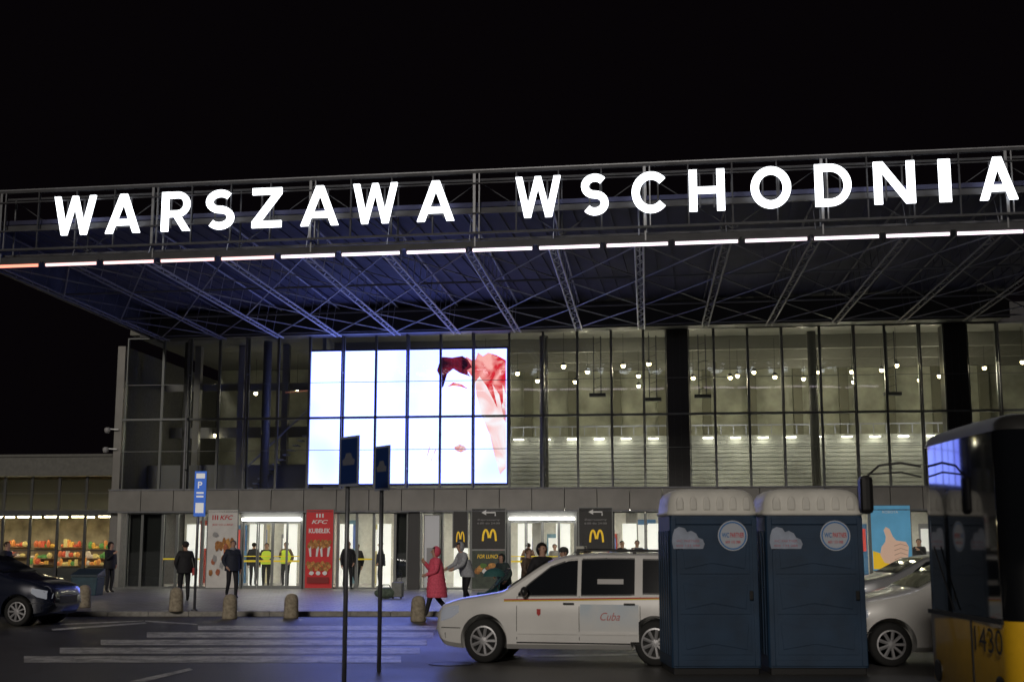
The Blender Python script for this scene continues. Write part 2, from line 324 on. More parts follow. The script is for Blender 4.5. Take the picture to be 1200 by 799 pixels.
for x in [xL+1.5+i*2.3 for i in range(14)]:
    for y in (1.6,5.2):
        if proto is None:
            proto=thing('ceiling_lamp','flat square ceiling lamp in the ground floor lobby','ceiling lamp',(0,0,0),FA.a,'lobby ceiling lamps')
            b=MB(); b.box((-.5,-.16,.02),(.5,.16,.06)); b.build('housing',FRAME,proto); b=MB(); b.box((-.47,-.13,0),(.47,.13,.019)); b.build('diffuser',emat('lobby_lamp',(1,.94,.8),28),proto); o=proto
        else: o=copy_tree(proto)
        o.location=FA.W(x,y,ZB+.035)
proto=None
def hlamp(x,y,z,i,en=62):
    global proto
    if proto is None:
        proto=thing('pendant_lamp','small warm pendant lamp hanging inside the glazed upper hall','pendant lamp',(0,0,0),0,'pendant lamps in the upper hall')
        b=MB(); b.tube((0,0,.16),(0,0,ZT-z+.1),.008,n=5); b.build('cord',BLACK,proto)
        b=MB(); b.lathe([(.03,.19),(.08,.16),(.12,.05),(.11,.05),(.06,.15)],n=12,cap=False); b.build('lamp_shade',STEEL,proto,smooth=True)
        b=MB(); b.ell((0,0,.02),(.085,.085,.085),10,6); b.build('bulb',emat('pendant_bulb',(1,.84,.42),24),proto,smooth=True); o=proto
    else: o=copy_tree(proto)
    o.location=FA.W(x,y,z); 
    if i%2==0:
        l=bpy.data.lights.new('hall_light','POINT'); l.energy=en; l.color=(1,.92,.70); l.shadow_soft_size=.12; lo=bpy.data.objects.new('hall_light',l); C.objects.link(lo); lo.location=FA.W(x,y,z-.14)
i=0
for y,z in ((2.2,8.6),(5,8.9),(7.6,9.0)):
    x=xs2+ (6.6 if y<3 else 5.4)
    while x<xR-1:
        hlamp(x+R.uniform(-.7,.7),y+R.uniform(-.5,.5),z+R.uniform(-.4,.15),i); i+=1; x+=2.35
for x,y,z in ((xs2-2.2,5.5,8.4),(xs2-4.2,6,8.3),(xs2-1.2,7.5,6.9),(xs2-5.6,5,6.4)): hlamp(x,y,z,0,20)
x=xs2+6.5; proto2=None
while x<xR-.5:
    if proto2 is None:
        proto2=thing('wall_lamp','small cream wall washer lamp above the louvred mezzanine screen','wall lamp',(0,0,0),FA.a,'wall washer lamps above the louvres')
        b=MB(); b.box((-.09,-.1,0),(.09,.05,.05)); b.build('housing',STEEL,proto2); b=MB(); b.box((-.2,-.09,-.03),(.2,.04,-.003)); b.build('diffuser',emat('scallop',(1,.95,.78),13),proto2); o=proto2
    else: o=copy_tree(proto2)
    o.location=FA.W(x,4.14,6.05); x+=1.1
for x in (-4,0,4,8,12,16):
    l=bpy.data.lights.new('mezzanine_light','AREA'); l.energy=20; l.size=2.5; l.size_y=.3; l.shape='RECTANGLE'; l.color=(1,.96,.84); lo=bpy.data.objects.new('mezzanine_light',l); C.objects.link(lo); lo.location=FA.W(x,2.4,6.3); lo.rotation_euler=(radians(40),0,FA.a)
# ================================================================= video screen
q0=FA.L(361,567,.55); q1=FA.L(594,398,.55); q2=FA.L(368,421,.55)
sx0,sz0=q0; sx1=q1[0]; sz1=q2[1]+.3
sc=thing('video_screen','huge glowing white video screen with a red shape at its upper right','video screen',FA.W(0,.55,0),FA.a)
SP=lambda px,py:(FA.L(px,py,.54)[0],FA.L(px,py,.54)[1])
def smat():
    m=bpy.data.materials.new('screen_white'); m.use_nodes=True; nt=m.node_tree; nt.nodes.remove(nt.nodes['Principled BSDF']); N=nt.nodes.new;K=nt.links.new
    tc=N('ShaderNodeTexCoord'); n=N('ShaderNodeTexNoise'); n.inputs['Scale'].default_value=.3; K(tc.outputs['Object'],n.inputs['Vector'])
    r=N('ShaderNodeValToRGB'); r.color_ramp.elements[0].color=(.13,.16,.72,1); r.color_ramp.elements[1].color=(.17,.22,.78,1); r.color_ramp.elements[0].position=.33;r.color_ramp.elements[1].position=.5; K(n.outputs['Fac'],r.inputs[0])
    e=N('ShaderNodeEmission'); e.inputs[1].default_value=8; K(r.outputs[0],e.inputs[0]); K(e.outputs[0],nt.nodes['Material Output'].inputs[0]); return m
b=MB(); b.flat([(sx0,sz0),(sx1,sz0),(sx1,sz1),(sx0,sz1)],0); b.build('display',smat(),sc,recalc=False)
def patch(pts,m,y=-.006,n='picture_shape'):
    b=MB(); b.flat([SP(*p) for p in pts],y); b.build(n,m,sc,recalc=False)
WN=(1.2,1.2,1.3)
RED=emat('screen_red',(.75,.02,.04),1.1,(1.1,.5,.48),1.3); DRK=emat('screen_dark',(.02,.005,.015),1,(.3,.02,.05),1.4); SRD=emat('screen_softred',(1,.42,.42),1,WN,2.5); PNK=emat('screen_pink',(1.2,.72,.74),1,WN,.9)
patch([(556,440),(566,432),(593,448),(593,548),(586,556),(580,536),(574,510),(564,486),(558,462)],PNK,-.004)
patch([(512,434),(517,418),(530,419),(542,417),(548,421),(553,430),(547,434),(551,441),(539,437),(531,432),(524,438),(520,452),(515,458),(517,444)],DRK,-.012)
patch([(538,424),(547,418),(556,424),(560,413),(566,417),(572,413),(582,416),(593,422),(593,462),(589,450),(590,488),(585,462),(577,450),(583,478),(570,452),(562,441),(557,447),(549,436),(541,436)],RED,-.008)
patch([(524,453),(531,448),(541,450),(549,456),(540,453),(531,452)],RED,-.01)
patch([(588,474),(593,466),(593,496),(590,490)],SRD,-.01)
patch([(532,524),(538,520),(545,523),(547,527),(540,530),(534,528)],SRD,-.01)
for k in range(3): patch([(503+k*7,523+k*3),(504.5+k*7,523+k*3),(499+k*6,541),(498.4+k*6,541)],SRD,-.01)
b=MB(); 
for x0_,x1_,z0_,z1_ in ((sx0-.08,sx0,sz0-.08,sz1+.08),(sx1,sx1+.08,sz0-.08,sz1+.08),(sx0,sx1,sz0-.08,sz0),(sx0,sx1,sz1,sz1+.08)): b.box((x0_,-.03,z0_),(x1_,.15,z1_))
b.box((sx0,.05,sz0),(sx1,.2,sz1)); b.build('housing',BLACK,sc)
# ================================================================= canopy
cn=thing('entrance_canopy','deep steel lattice entrance canopy projecting from the station front','canopy',KA.O,KA.a)
kx0=KA.L(-8,310)[0]; kx1=KA.L(1330,270)[0]
zS=9.5; zU=10.55
DECK=mat('deck_glow_blue',(.026,.028,.07),.8,.0,nz=.4,nscale=.6)  # blue of the screen glow is put into the deck colour
b=MB(); b.add([(kx0,-.1,zU+.12),(kx1,-.1,zU+.12),(kx1,16.5,zU+.12),(kx0-1.6,16.5,zU+.12),(kx0,-.1,zU+.24),(kx1,-.1,zU+.24),(kx1,16.5,zU+.24),(kx0-1.6,16.5,zU+.24)],[(0,1,2,3),(4,5,6,7),(0,1,5,4),(1,2,6,5),(2,3,7,6),(3,0,4,7)])
x=kx0+.2
while x<kx1: b.box((x,.0,zU+.085),(x+.2,15.0,zU+.119)); x+=.5
b.build('roof_deck',DECK,cn)
mst=(KA.L(600,292,-.2)[1])
b=MB(); b.box((kx0,-.16,mst+.12),(kx1,-.02,mst+.26)); b.box((kx0,-.14,zU-.05),(kx1,-.04,zU+.08)); b.build('front_beam',SSTEEL,cn)
b=MB(); b.add([(kx0-.12,-.1,zS-.05),(kx0,-.1,zS-.05),(kx0-1.45,15,zS+.2),(kx0-1.57,15,zS+.2),(kx0-.12,-.1,zU+.3),(kx0,-.1,zU+.3),(kx0-1.45,15,zU+.3),(kx0-1.57,15,zU+.3)],[(0,1,2,3),(4,5,6,7),(0,1,5,4),(1,2,6,5),(2,3,7,6),(3,0,4,7)]); b.build('side_fascia',SSTEEL,cn)
b=MB(); b.box((kx0-1.3,13.3,zS+.1),(kx1,13.5,zU)); b.box((kx0-1.3,13.51,zS+.27),(kx1,15.0,zS+.32)); b.build('rear_beam',mat('rear_soffit',(.035,.035,.04),.6),cn)
GP=[KA.L(648,288)[0]+2.27*i for i in range(-7,9)]
def gx(i,y): return GP[i]-.045*y
GST=mat('girder_steel_lit',(.36,.38,.46),.5,.0,nz=.15); GDK=mat('girder_steel_shaded',(.10,.10,.12),.6,.0,nz=.2)  # one steel in lit and shaded tones, screen glow painted into the colour
for i,x in enumerate(GP):
    b=MB(); L_=13.2
    for dx in (-.11,.11): b.tube((x+dx,0,zS),(x+dx-.045*L_,L_,zS),.032,n=6)
    b.tube((x,0,zU),(x-.045*L_,L_,zU),.03,n=6)
    n=26
    for k in range(n):
        y0=L_*k/n;y1=L_*(k+1)/n; s=-.11 if k%2 else .11
        b.tube((x-.045*y0+s,y0,zS),(x-.045*y1-s,y1,zS),.018,n=4)
        if k%2==0: b.tube((x-.045*y0,y0,zS),(x-.045*y1,y1,zU),.013,n=4)
    b.build('girder',GST if 2<=i<=8 else GDK,cn)  # lit tone near the screen, shaded tone towards the ends
DBR=mat('brace_steel',(.12,.125,.16),.5,.1)
for y in (4.4,8.8,12.6):
    b=MB(); b.tube((GP[0]-.5,y,zS+.07),(GP[-1],y,zS+.07),.03,n=6); b.build('cross_beam',DBR,cn)
for i in range(len(GP)-1):
    for (ya,yb) in ((0,4.4),(4.4,8.8),(8.8,12.6)):
        b=MB(); b.tube((gx(i,ya),ya,zS+.04),(gx(i+1,yb),yb,zS+.04),.022,n=5); b.tube((gx(i+1,ya),ya,zS+.0),(gx(i,yb),yb,zS+.0),.022,n=5)
        b.build('brace',GST if (yb>8 and 2<=i<=7) else DBR,cn)  # rear braces near the screen get the painted lit tone
bounds=[-22,50,118,185,256,326,397,473,550,628,707,787,869,950,1034,1117,1203,1290]
for i,(a,c) in enumerate(zip(bounds,bounds[1:])):
    x0=KA.L(a+3,315-43*(a/1200),-.2)[0]; x1=KA.L(c-3,315-43*(c/1200),-.2)[0]
    t=thing('tube_lamp',('red tinted tube lamp at the far left end of the canopy edge' if i==0 else 'white tube lamp in the row along the canopy front edge'),'tube lamp',KA.W((x0+x1)/2,-.22,mst),KA.a,None if i==0 else 'tube lamps along the canopy front edge')
    w=(x1-x0)/2
    b=MB(); b.tube((-w+.03,0,0),(w-.03,0,0),.042,n=10); b.build('tube',emat('led_red' if i==0 else ('led_pink' if i<5 else 'led_white'),(1,.3,.2) if i==0 else ((1,.6,.58) if i<5 else (1,.82,.9)),2.0 if i<5 else 2.4),t,smooth=True)
    b=MB(); b.box((-w,-.03,.056),(w,.05,.10)); b.box((-w,-.045,-.045),(-w+.025,.045,.055)); b.box((w-.025,-.045,-.045),(w,.045,.055)); b.build('housing',SSTEEL,t)
sg=thing('sign_frame','open steel lattice frame along the canopy edge carrying the big letters','sign frame',KA.W(0,-.25,0),KA.a)
zt0=KA.L(600,199,-.25)[1]; zb0=KA.L(600,273,-.25)[1]
b=MB(); b.box((kx0,-.04,zt0-.07),(kx1,.04,zt0)); b.box((kx0,-.04,zb0),(kx1,.04,zb0+.06)); b.box((kx0,.72,zt0-.06),(kx1,.78,zt0)); b.box((kx0,.72,zb0),(kx1,.78,zb0+.06)); b.build('chord',SSTEEL,sg)
b=MB(); b.box((kx0,-.05,zt0+.003),(kx1,.3,zt0+.035)); b.build('top_plate',STEEL,sg)
zl0=KA.L(600,255,-.25)[1]; zl1=KA.L(600,207,-.25)[1]
for zz in (zl0+.14,zl1-.16):
    b=MB(); b.box((kx0,-.08,zz-.018),(kx1,-.045,zz+.018)); b.build('rail',SSTEEL,sg)
x=kx0+.3; k=0
while x<kx1:
    b=MB(); w=.035 if k%4 else .07
    b.box((x-w/2,-.038,zb0+.06),(x+w/2,.038,zt0-.07)); 
    if k%2==0: b.box((x-.02,.73,zb0+.06),(x+.02,.77,zt0-.06))
    if k%4==0: b.box((x+.12,-.038,zb0),(x+.15,.038,zt0-.07)); b.bar((x,.1,zb0),(x,.1,zS),.04)
    b.build('post',STEEL if k%4==0 else SSTEEL,sg)
    if k%2==0: b=MB(); s=(k//2)%2; b.bar((x,.72,zb0+.08 if s else zt0-.08),(x+2.26,.72,zt0-.08 if s else zb0+.08),.022); b.build('diagonal_brace',SSTEEL,sg)
    x+=1.13; k+=1
# ---- letters
def arc(cx,cz,rx,rz,a0,a1,n=20): return [(cx+rx*cos(radians(a0+(a1-a0)*i/n)),cz+rz*sin(radians(a0+(a1-a0)*i/n))) for i in range(n+1)]
def letter(ch,w,h,b,m0=0,y0=0,y1=.06):
    t=.185*h; e=.003
    def P(pts,k): b.prism(pts,y0-k*e,y1,m0)
    def para(xa,za,xb,zb,tt,k): P([(xa-tt/2,za),(xa+tt/2,za),(xb+tt/2,zb),(xb-tt/2,zb)],k)
    if ch=='I': P([(0,0),(w,0),(w,h),(0,h)],0)
    elif ch=='H': P([(0,0),(t,0),(t,h),(0,h)],0);P([(w-t,0),(w,0),(w,h),(w-t,h)],0);P([(t,h*.42),(w-t,h*.42),(w-t,h*.58),(t,h*.58)],0)
    elif ch=='N': P([(0,0),(t,0),(t,h),(0,h)],0);P([(w-t,0),(w,0),(w,h),(w-t,h)],0);P([(0,h),(t*1.15,h),(w,0),(w-t*1.15,0)],1)
    elif ch=='Z': q=.165*h; P([(0,h-q),(w,h-q),(w,h),(0,h)],0);P([(0,0),(w,0),(w,q),(0,q)],0);P([(0,q*.9),(t*1.2,q*.9),(w,h-q*.9),(w-t*1.2,h-q*.9)],1)
    elif ch=='A': para(t*.5,0,w/2,h,t,0);para(w-t*.5,0,w/2,h,t,1);P([(w*.24,h*.2),(w*.76,h*.2),(w*.70,h*.35),(w*.30,h*.35)],2)
    elif ch=='W':
        q=t*.86; para(q/2,h,w*.27,0,q,0);para(w*.5,h,w*.27,0,q*.9,1);para(w*.5,h,w*.73,0,q*.9,2);para(w-q/2,h,w*.73,0,q,3)
    elif ch=='O': b.stroke(arc(w/2,h/2,w/2-t/2,h/2-t/2,0,360,36)[:-1],t,y0,y1,m0,closed=True)
    elif ch=='C': b.stroke(arc(w/2+.02,h/2,w/2-t/2,h/2-t/2,42,318,28),t,y0,y1,m0)
    elif ch=='D':
        P([(0,0),(t,0),(t,h),(0,h)],0); q=.17*h; b.stroke([(t*.5,h-q/2)]+arc(w*.42,h/2,w*.58-q/2,h/2-q/2,90,-90,20)+[(t*.5,q/2)],q,y0-e,y1,m0)
    elif ch=='R':
        P([(0,0),(t,0),(t,h),(0,h)],0); q=.16*h; b.stroke([(t*.5,h-q/2)]+arc(w*.55,h*.68,w*.42-q/2,h*.32-q/2,90,-90,16)+[(t*.5,h*.36+q/2)],q,y0-e,y1,m0); para(w*.52,h*.4,w-t*.55,0,t*1.05,2)
    elif ch=='S':
        q=.17*h; r=(h-q)/4
        up=arc(w/2,h-q/2-r,w/2-q/2,r,38,270,16); lo=arc(w/2,q/2+r,w/2-q/2,r,90,-142,16); b.stroke(up+lo[1:],q*1.05,y0,y1,m0)
LB=[('W',64,110,232,279),('A',125,163,230,276),('R',190,222,227,273),('S',242,273,224,271),('Z',296,329,222,268),('A',353,396,219,266),('W',414,465,216,263),('A',489,532,213,260),('W',604,657,207,255),('S',681,713,206,254),('C',739,785,202,250),('H',807,850,200,248),('O',879,928,196,246),('D',954,999,194,244),('N',1023,1074,191,241),('I',1099,1116,189,239),('A',1146,1194,186,238)]
LWH=emat('letter_white',(.93,.96,1),3.5)
ls=thing('letter_sign','glowing white capital letters spelling WARSZAWA WSCHODNIA on the canopy frame','sign',KA.W(0,-.45,0),KA.a)
z0=KA.L(600,255.5,-.45)[1]; z1=KA.L(600,208,-.45)[1]
for ch,a,c,y0,y1 in LB:
    x0=KA.L(a,y0,-.45)[0]; x1=KA.L(c,y1,-.45)[0]
    b=MB(); letter(ch,x1-x0,z1-z0,b)
    for i,v in enumerate(b.v): b.v[i]=(v[0]+x0,v[1],v[2]+z0)
    o=b.build('letter',LWH,ls)
    for q in (.3,.7):
        s=MB(); s.box((x0+(x1-x0)*q-.02,.07,z0+.1),(x0+(x1-x0)*q+.02,.11,z1-.1)); s.build('bracket',SSTEEL,o)
# ================================================================= posters & signs on the facade
WHT=mat('print_white',(.75,.74,.72),.4,em=.08); KR=mat('print_red',(.6,.02,.03),.4); BLK=mat('print_black',(.012,.012,.013),.35); MY=mat('print_yellow',(.95,.6,.02),.4,em=.25); GRY=mat('print_grey',(.35,.35,.36),.5)
BRN=mat('fried_brown',(.4,.16,.03),.5,nz=.4,nscale=12); 
class Poster:
    def __init__(s,name,label,cat,px0,px1,py0,py1,m,group=None,ly=-.3):
        x0,z0=FA.L(px0,py1,ly);x1,z1=FA.L(px1,py0,ly); z0=max(z0,.16); s.w=x1-x0;s.h=z1-z0
        s.r=thing(name,label,cat,FA.W((x0+x1)/2,ly,z0),FA.a,group); s.k=0
        b=MB(); b.box((-s.w/2,0,0),(s.w/2,.04,s.h)); b.build('panel',m,s.r)
        f=MB(); 
        for a in ((-s.w/2-.03,-s.w/2),(s.w/2,s.w/2+.03)): f.box((a[0],-.015,-.03),(a[1],.05,s.h+.03))
        f.box((-s.w/2,-.015,s.h),(s.w/2,.05,s.h+.03)); f.box((-s.w/2,-.015,-.03),(s.w/2,.05,0)); 
        f.box((-s.w/2+.1,.05,s.h*.4),(-s.w/2+.16,abs(ly),s.h*.4+.06)); f.box((s.w/2-.16,.05,s.h*.4),(s.w/2-.1,abs(ly),s.h*.4+.06)); f.build('frame',FRAME,s.r)
    def P(s,u,v): return ((u-.5)*s.w,v*s.h)
    def poly(s,pts,m,name='picture_shape'):
        s.k+=1; b=MB(); b.flat([s.P(*p) for p in pts],-.003-.002*s.k); b.build(name,m,s.r,recalc=False)
    def txt(s,t,u0,u1,v0,v1,m,off=0,sh=0):
        s.k+=1; a=s.P(u0,v0);c=s.P(u1,v1); text(t,s.r,a[0],c[0],a[1],c[1],-.003-.002*s.k,m,off=off,shear=sh)
    def blob(s,u,v,ru,rv,m,n=14,j=.15,name='picture_shape'):
        s.poly([(u+ru*cos(2*pi*i/n)*(1+R.uniform(-j,j)),v+rv*sin(2*pi*i/n)*(1+R.uniform(-j,j))) for i in range(n)],m,name)
    def golden(s,u0,u1,v0,v1,m):
        s.k+=1; x0,z0=s.P(u0,v0);x1,z1=s.P(u1,v1); w=x1-x0;h=z1-z0; b=MB(); y=-.003-.002*s.k
        for sd in (0,1):
            pts=[]
            for i in range(15):
                t=i/14; pts.append((x0+w*(.06+.40*t) if sd==0 else x0+w*(.54+.40*t), z0+h*(math.sin(pi*t)**.45*.92 if 0<t<1 else 0)))
            if sd==0: pts=[p if p[0]<x0+w*.4 else (p[0],max(p[1],z0+h*.25)) for p in pts]
            else: pts=[p if p[0]>x0+w*.6 else (p[0],max(p[1],z0+h*.25)) for p in pts]
            b.stroke(pts,w*.13,y-.001*sd,y+.002)
        b.build('logo',m,s.r)
GOLD=mat('fried_gold',(.62,.3,.07),.5,nz=.4,nscale=14)
def bucket(p,u,v,su,sv):
    p.poly([(u-su*.72,v),(u+su*.72,v),(u+su,v+sv),(u-su,v+sv)],WHT)
    p.poly([(u-su*.4,v),(u+su*.4,v),(u+su*.5,v+sv*.95),(u-su*.5,v+sv*.95)],KR)
    for k in range(9): p.blob(u+su*(-.9+k*.225),v+sv*(1.02+.22*(k%3)),su*.32,sv*.22,GOLD if k%2 else BRN,10,.3)
PP=mat('print_paper',(.62,.6,.57),.5,nz=.12,nscale=2,em=.05)
p=Poster('poster','white fried chicken restaurant poster left of the left lit doors','poster',241,279,597,690,PP)
p.txt('KFC',.4,.84,.87,.93,KR,.02,.25); 
for k in range(3): p.poly([(.14+.08*k,.87),(.18+.08*k,.87),(.18+.08*k,.93),(.14+.08*k,.93)],KR)
p.txt('JESZ CO LUBISZ!',.15,.85,.79,.82,KR)
bucket(p,.66,.3,.2,.2); p.blob(.4,.55,.14,.05,BRN)
SAU=mat('sauce_red',(.42,.12,.05),.5,nz=.3)
for k in range(11): p.blob(.15+.07*k+R.uniform(-.03,.03),.22+.09*(k%4)+R.uniform(-.03,.03),.07,.045,(BRN,SAU,GRY)[k%3],10,.3)
p.blob(.28,.68,.1,.03,GRY)
p=Poster('poster','red restaurant banner with chicken buckets right of the left lit doors','poster',357,391,597,692,mat('banner_red',(.55,.015,.02),.45,em=.15))
p.txt('KFC',.2,.8,.82,.87,WHT,.02,.25); p.txt('KUBEŁEK',.1,.9,.70,.76,WHT,.03)
for k in range(3): p.poly([(.36+.11*k,.9),(.42+.11*k,.9),(.42+.11*k,.95),(.36+.11*k,.95)],WHT)
bucket(p,.3,.40,.2,.13); bucket(p,.72,.40,.2,.13)
for k in range(14): p.blob(.12+.06*k,.31-.035*(k%3),.08,.03,GOLD if k%2 else BRN,10,.3)
for k in range(3): p.blob(.25+.25*k,.19,.09,.025,WHT)
p.poly([(.1,.06),(.9,.06),(.9,.14),(.1,.14)],mat('dark_red',(.3,.01,.01),.5)); 
def mcd(px0,px1,py0,py1,label,arrow=1):
    p=Poster('poster',label,'poster',px0,px1,py0,py1,BLK)
    if arrow:
        p.k+=1; a=p.P(.3,.86); w=p.w*.4; b=MB(); y=-.006; 
        b.stroke([(a[0]+w,a[1]-.12*p.h*.3),(a[0]+w,a[1]+.05*p.h),(a[0]+w*.3,a[1]+.05*p.h)],.05,y,y+.003); b.flat([(a[0]-.02,a[1]+.05*p.h),(a[0]+w*.32,a[1]+.05*p.h+.1),(a[0]+w*.32,a[1]+.05*p.h-.1)],y-.002); b.build('arrow',WHT,p.r)
        p.txt('Zapraszamy',.16,.84,.70,.75,GRY); p.txt('6:00 do 24:00',.16,.84,.62,.665,GRY)
        p.golden(.3,.75,.2,.5,MY)
    else: p.golden(.2,.8,.15,.45,MY)
    return p
mcd(553,592,596,643,'black burger restaurant poster with white arrow above the food picture poster')
mcd(679,717,595,645,'black burger restaurant poster with yellow arches right of the central doors')
mcd(531,548,599,641,'narrow black poster with yellow arches, smallest of the three arch posters',0)
p=Poster('poster','food picture poster with burgers below the arrow poster','poster',553,592,645,690,mat('print_dark_green',(.05,.07,.05),.5,nz=.4,nscale=5))
p.txt('FOR LUNCH',.16,.84,.8,.9,MY,0,.2)
for k in range(9): p.blob(.15+.09*k,.45+.08*(k%3),.1,.08,(BRN,GOLD,mat('salad_green',(.12,.25,.05),.6),WHT)[k%4],10,.3)
p=Poster('poster','pale notice panel with grey print in the window left of the small arch poster','poster',497,515,604,688,mat('print_pale',(.62,.63,.65),.5,em=.08)); p.poly([(.15,.3),(.85,.3),(.85,.55),(.15,.55)],GRY)
p=Poster('poster','bright blue poster with a thumbs up hand beside the right hand station entrance','poster',1023,1066,592,668,mat('print_blue',(.10,.34,.55),.4,em=.3,nz=.2,nscale=1.5))
SK=mat('print_skin',(.8,.55,.42),.5,em=.2); SKD=mat('print_skin_shadow',(.45,.25,.17),.5,em=.1)
p.txt('ROBOTA',.3,.7,.88,.92,WHT)
p.poly([(0.02,.02),(.98,.02),(.98,.16),(.5,.2),(.02,.3)],MY)
p.poly([(.3,.12),(.72,.06),(.9,.2),(.93,.36),(.86,.44),(.62,.46),(.54,.52),(.46,.64),(.37,.67),(.31,.62),(.36,.52),(.34,.44),(.24,.36),(.2,.24)],SK,'hand_picture')
for k in range(4): p.poly([(.56,.16+.07*k),(.72,.2+.068*k),(.9,.16+.07*k),(.9,.168+.07*k),(.72,.208+.068*k),(.56,.17+.07*k)],SKD)
for (px,py,l) in ((126,503,'upper white surveillance camera on the left corner of the station'),(124,526,'lower white surveillance camera on the left corner of the station')):
    x,z=FA.L(px,py,-.2); t=thing('surveillance_camera',l,'camera',FA.W(x+.3,-.2,z),FA.a)
    b=MB(); b.tube((.1,.1,0),(-.25,0,.02),.025); b.build('bracket',WHT,t); b=MB(); b.lathe([(.001,-.16),(.09,-.13),(.12,-.04),(.12,.03),(.06,.08)],(-.3,0,0),n=14); b.build('housing',GRY,t,smooth=True)
# ================================================================= low shop building at the left
so=FA.W(0,2.5,0); xb=FA.L(133,600,2.5)[0]; xa=FA.L(-90,600,2.5)[0]
sh=thing('shop_building','low flat roofed shopping pavilion with lit shop windows left of the station','building',so,FA.a)
zr=FA.L(60,536,2.5)[1]; zc=FA.L(60,558,2.5)[1]; zw=FA.L(60,601,2.5)[1]
b=MB(); b.box((xa,-.3,zc),(xb,.2,zr)); b.box((xa,-.35,zr+.002),(xb,6,zr+.12)); b.build('roof',mat('shop_fascia',(.12,.12,.11),.6,nz=.15),sh,bevel=.02)
b=MB(); b.box((xa,4.4,.12),(xb,4.6,zr)); b.box((xb-.2,.3,.12),(xb,4.39,zc-.01)); b.build('wall',mat('shop_wall',(.5,.42,.3),.7,nz=.4,nscale=2),sh)
b=MB(); b.box((xa,2.2,zw+.1),(xb-.25,2.3,zc-.02)); b.build('inner_bulkhead',mat('bulkhead',(.04,.04,.04),.7),sh)
b=MB(); b.box((xa,-.1,zw-.12),(xb,.1,zw+.12)); b.build('lintel',DSTEEL,sh)
n=7
for i in range(n):
    x0=xa+(xb-xa)*i/n;x1=xa+(xb-xa)*(i+1)/n
    for z0,z1,g in ((.15,zw-.13,GLASS),(zw+.13,zc-.01,DGLASS)):
        b=MB(); b.flat([(x0+.05,z0),(x1-.05,z0),(x1-.05,z1),(x0+.05,z1)],0); o=b.build('window',g,sh,recalc=False)
        b=MB(); b.box((x0+.002,-.05,z0),(x0+.05,.05,z1)); b.box((x1-.05,-.05,z0),(x1-.002,.05,z1)); b.box((x0+.05,-.03,(z0+z1)/2-.02),(x1-.05,.03,(z0+z1)/2+.02)); b.build('window_frame',DSTEEL,o)
    for yy_ in (.8,1.4):
        b=MB(); b.box((x0+.2+.3*(yy_>1),yy_,zw-.16),(x1-.5+.2*(yy_>1),yy_+.1,zw-.1)); o=b.build('ceiling_lamp',emat('shop_lamp',(1,.84,.5),30),None); tag(o,'long warm ceiling lamp inside the left shopping pavilion','ceiling lamp','pavilion ceiling lamps'); o.location=so; o.rotation_euler=(0,0,FA.a)
    b=MB(); b.box((x0+.02,.06,.15),(x1-.02,.12,.85)); b.build('stall_riser',mat('riser',(.05,.05,.055),.6),sh)
gcol=[(.75,.42,.08),(.6,.1,.05),(.12,.3,.08),(.7,.55,.2),(.6,.5,.38),(.6,.16,.06),(.75,.3,.08)]
sl=['shop shelf of coloured goods at the far left of the pavilion','second shop shelf of goods from the left in the pavilion','third shop shelf of coloured goods from the left in the pavilion','shop shelf of goods nearest the station corner']
for i in range(4):
    x0=FA.L(4+32*i,640,4)[0]; x1=FA.L(30+32*i,640,4)[0]; t=thing('goods_shelf',sl[i],'shelf',FA.W((x0+x1)/2,4,.12),FA.a); w=(x1-x0)/2
    rows=[.8+R.uniform(-.05,.05),1.15+R.uniform(-.08,.08),1.55+R.uniform(-.08,.08)]
    b=MB(); b.box((-w,.3,0),(w,.34,rows[-1]+.2))
    for q,z in enumerate(rows): b.box((-w,-.3+.2*q,z-.03),(w,.299,z))
    b.build('rack',mat('rack_wood',(.3,.22,.13),.6),t)
    for q,z in enumerate(rows):
        x=-w+.03
        while x<w-.12:
            ww=R.uniform(.08,.2); h=R.uniform(.1,.34); c=R.randrange(7); 
            b=MB(); yq=-.3+.2*q+R.uniform(.1,.16)
            if R.random()<.25: b.box((x,yq-.08,z+.002),(x+ww,yq+.08,z+h)); bv=.01
            else: b.ell((x+ww/2,yq,z+h*.45),(ww*.65,.12,h*.5),8,6); bv=0
            b.build('package',mat('goods%d'%c,gcol[c],.5,em=.3),t,bevel=bv)  # goods glow a little themselves, shop light put into their material
            x+=ww+R.uniform(-.01,.04)
# ================================================================= bollards
bl=['concrete bollard nearest the dark car at the far left','concrete bollard to the left of the blue parking sign pole','concrete bollard right of the parking sign, in front of the left doors','concrete bollard in front of the red restaurant banner','concrete bollard beside the walking person in the red coat']
bp=None
for (px,py),l in zip(((98,717),(206,722),(269,725),(341,724),(490,728)),bl):
    g=ground(px,py)
    b=MB(); b.lathe([(.17,0),(.18,.03),(.175,.1),(.165,.42),(.15,.5),(.11,.56),(.05,.585),(.001,.59)],n=22)
    o=b.build('bollard',CONC,smooth=True) if bp is None else bp.copy()
    if bp is not None: C.objects.link(o)
    else: bp=o
    z=.0 if g.y<kY else .12
    o.location=(g.x,g.y,z); tag(o,l,'bollard','concrete bollards along the kerb')
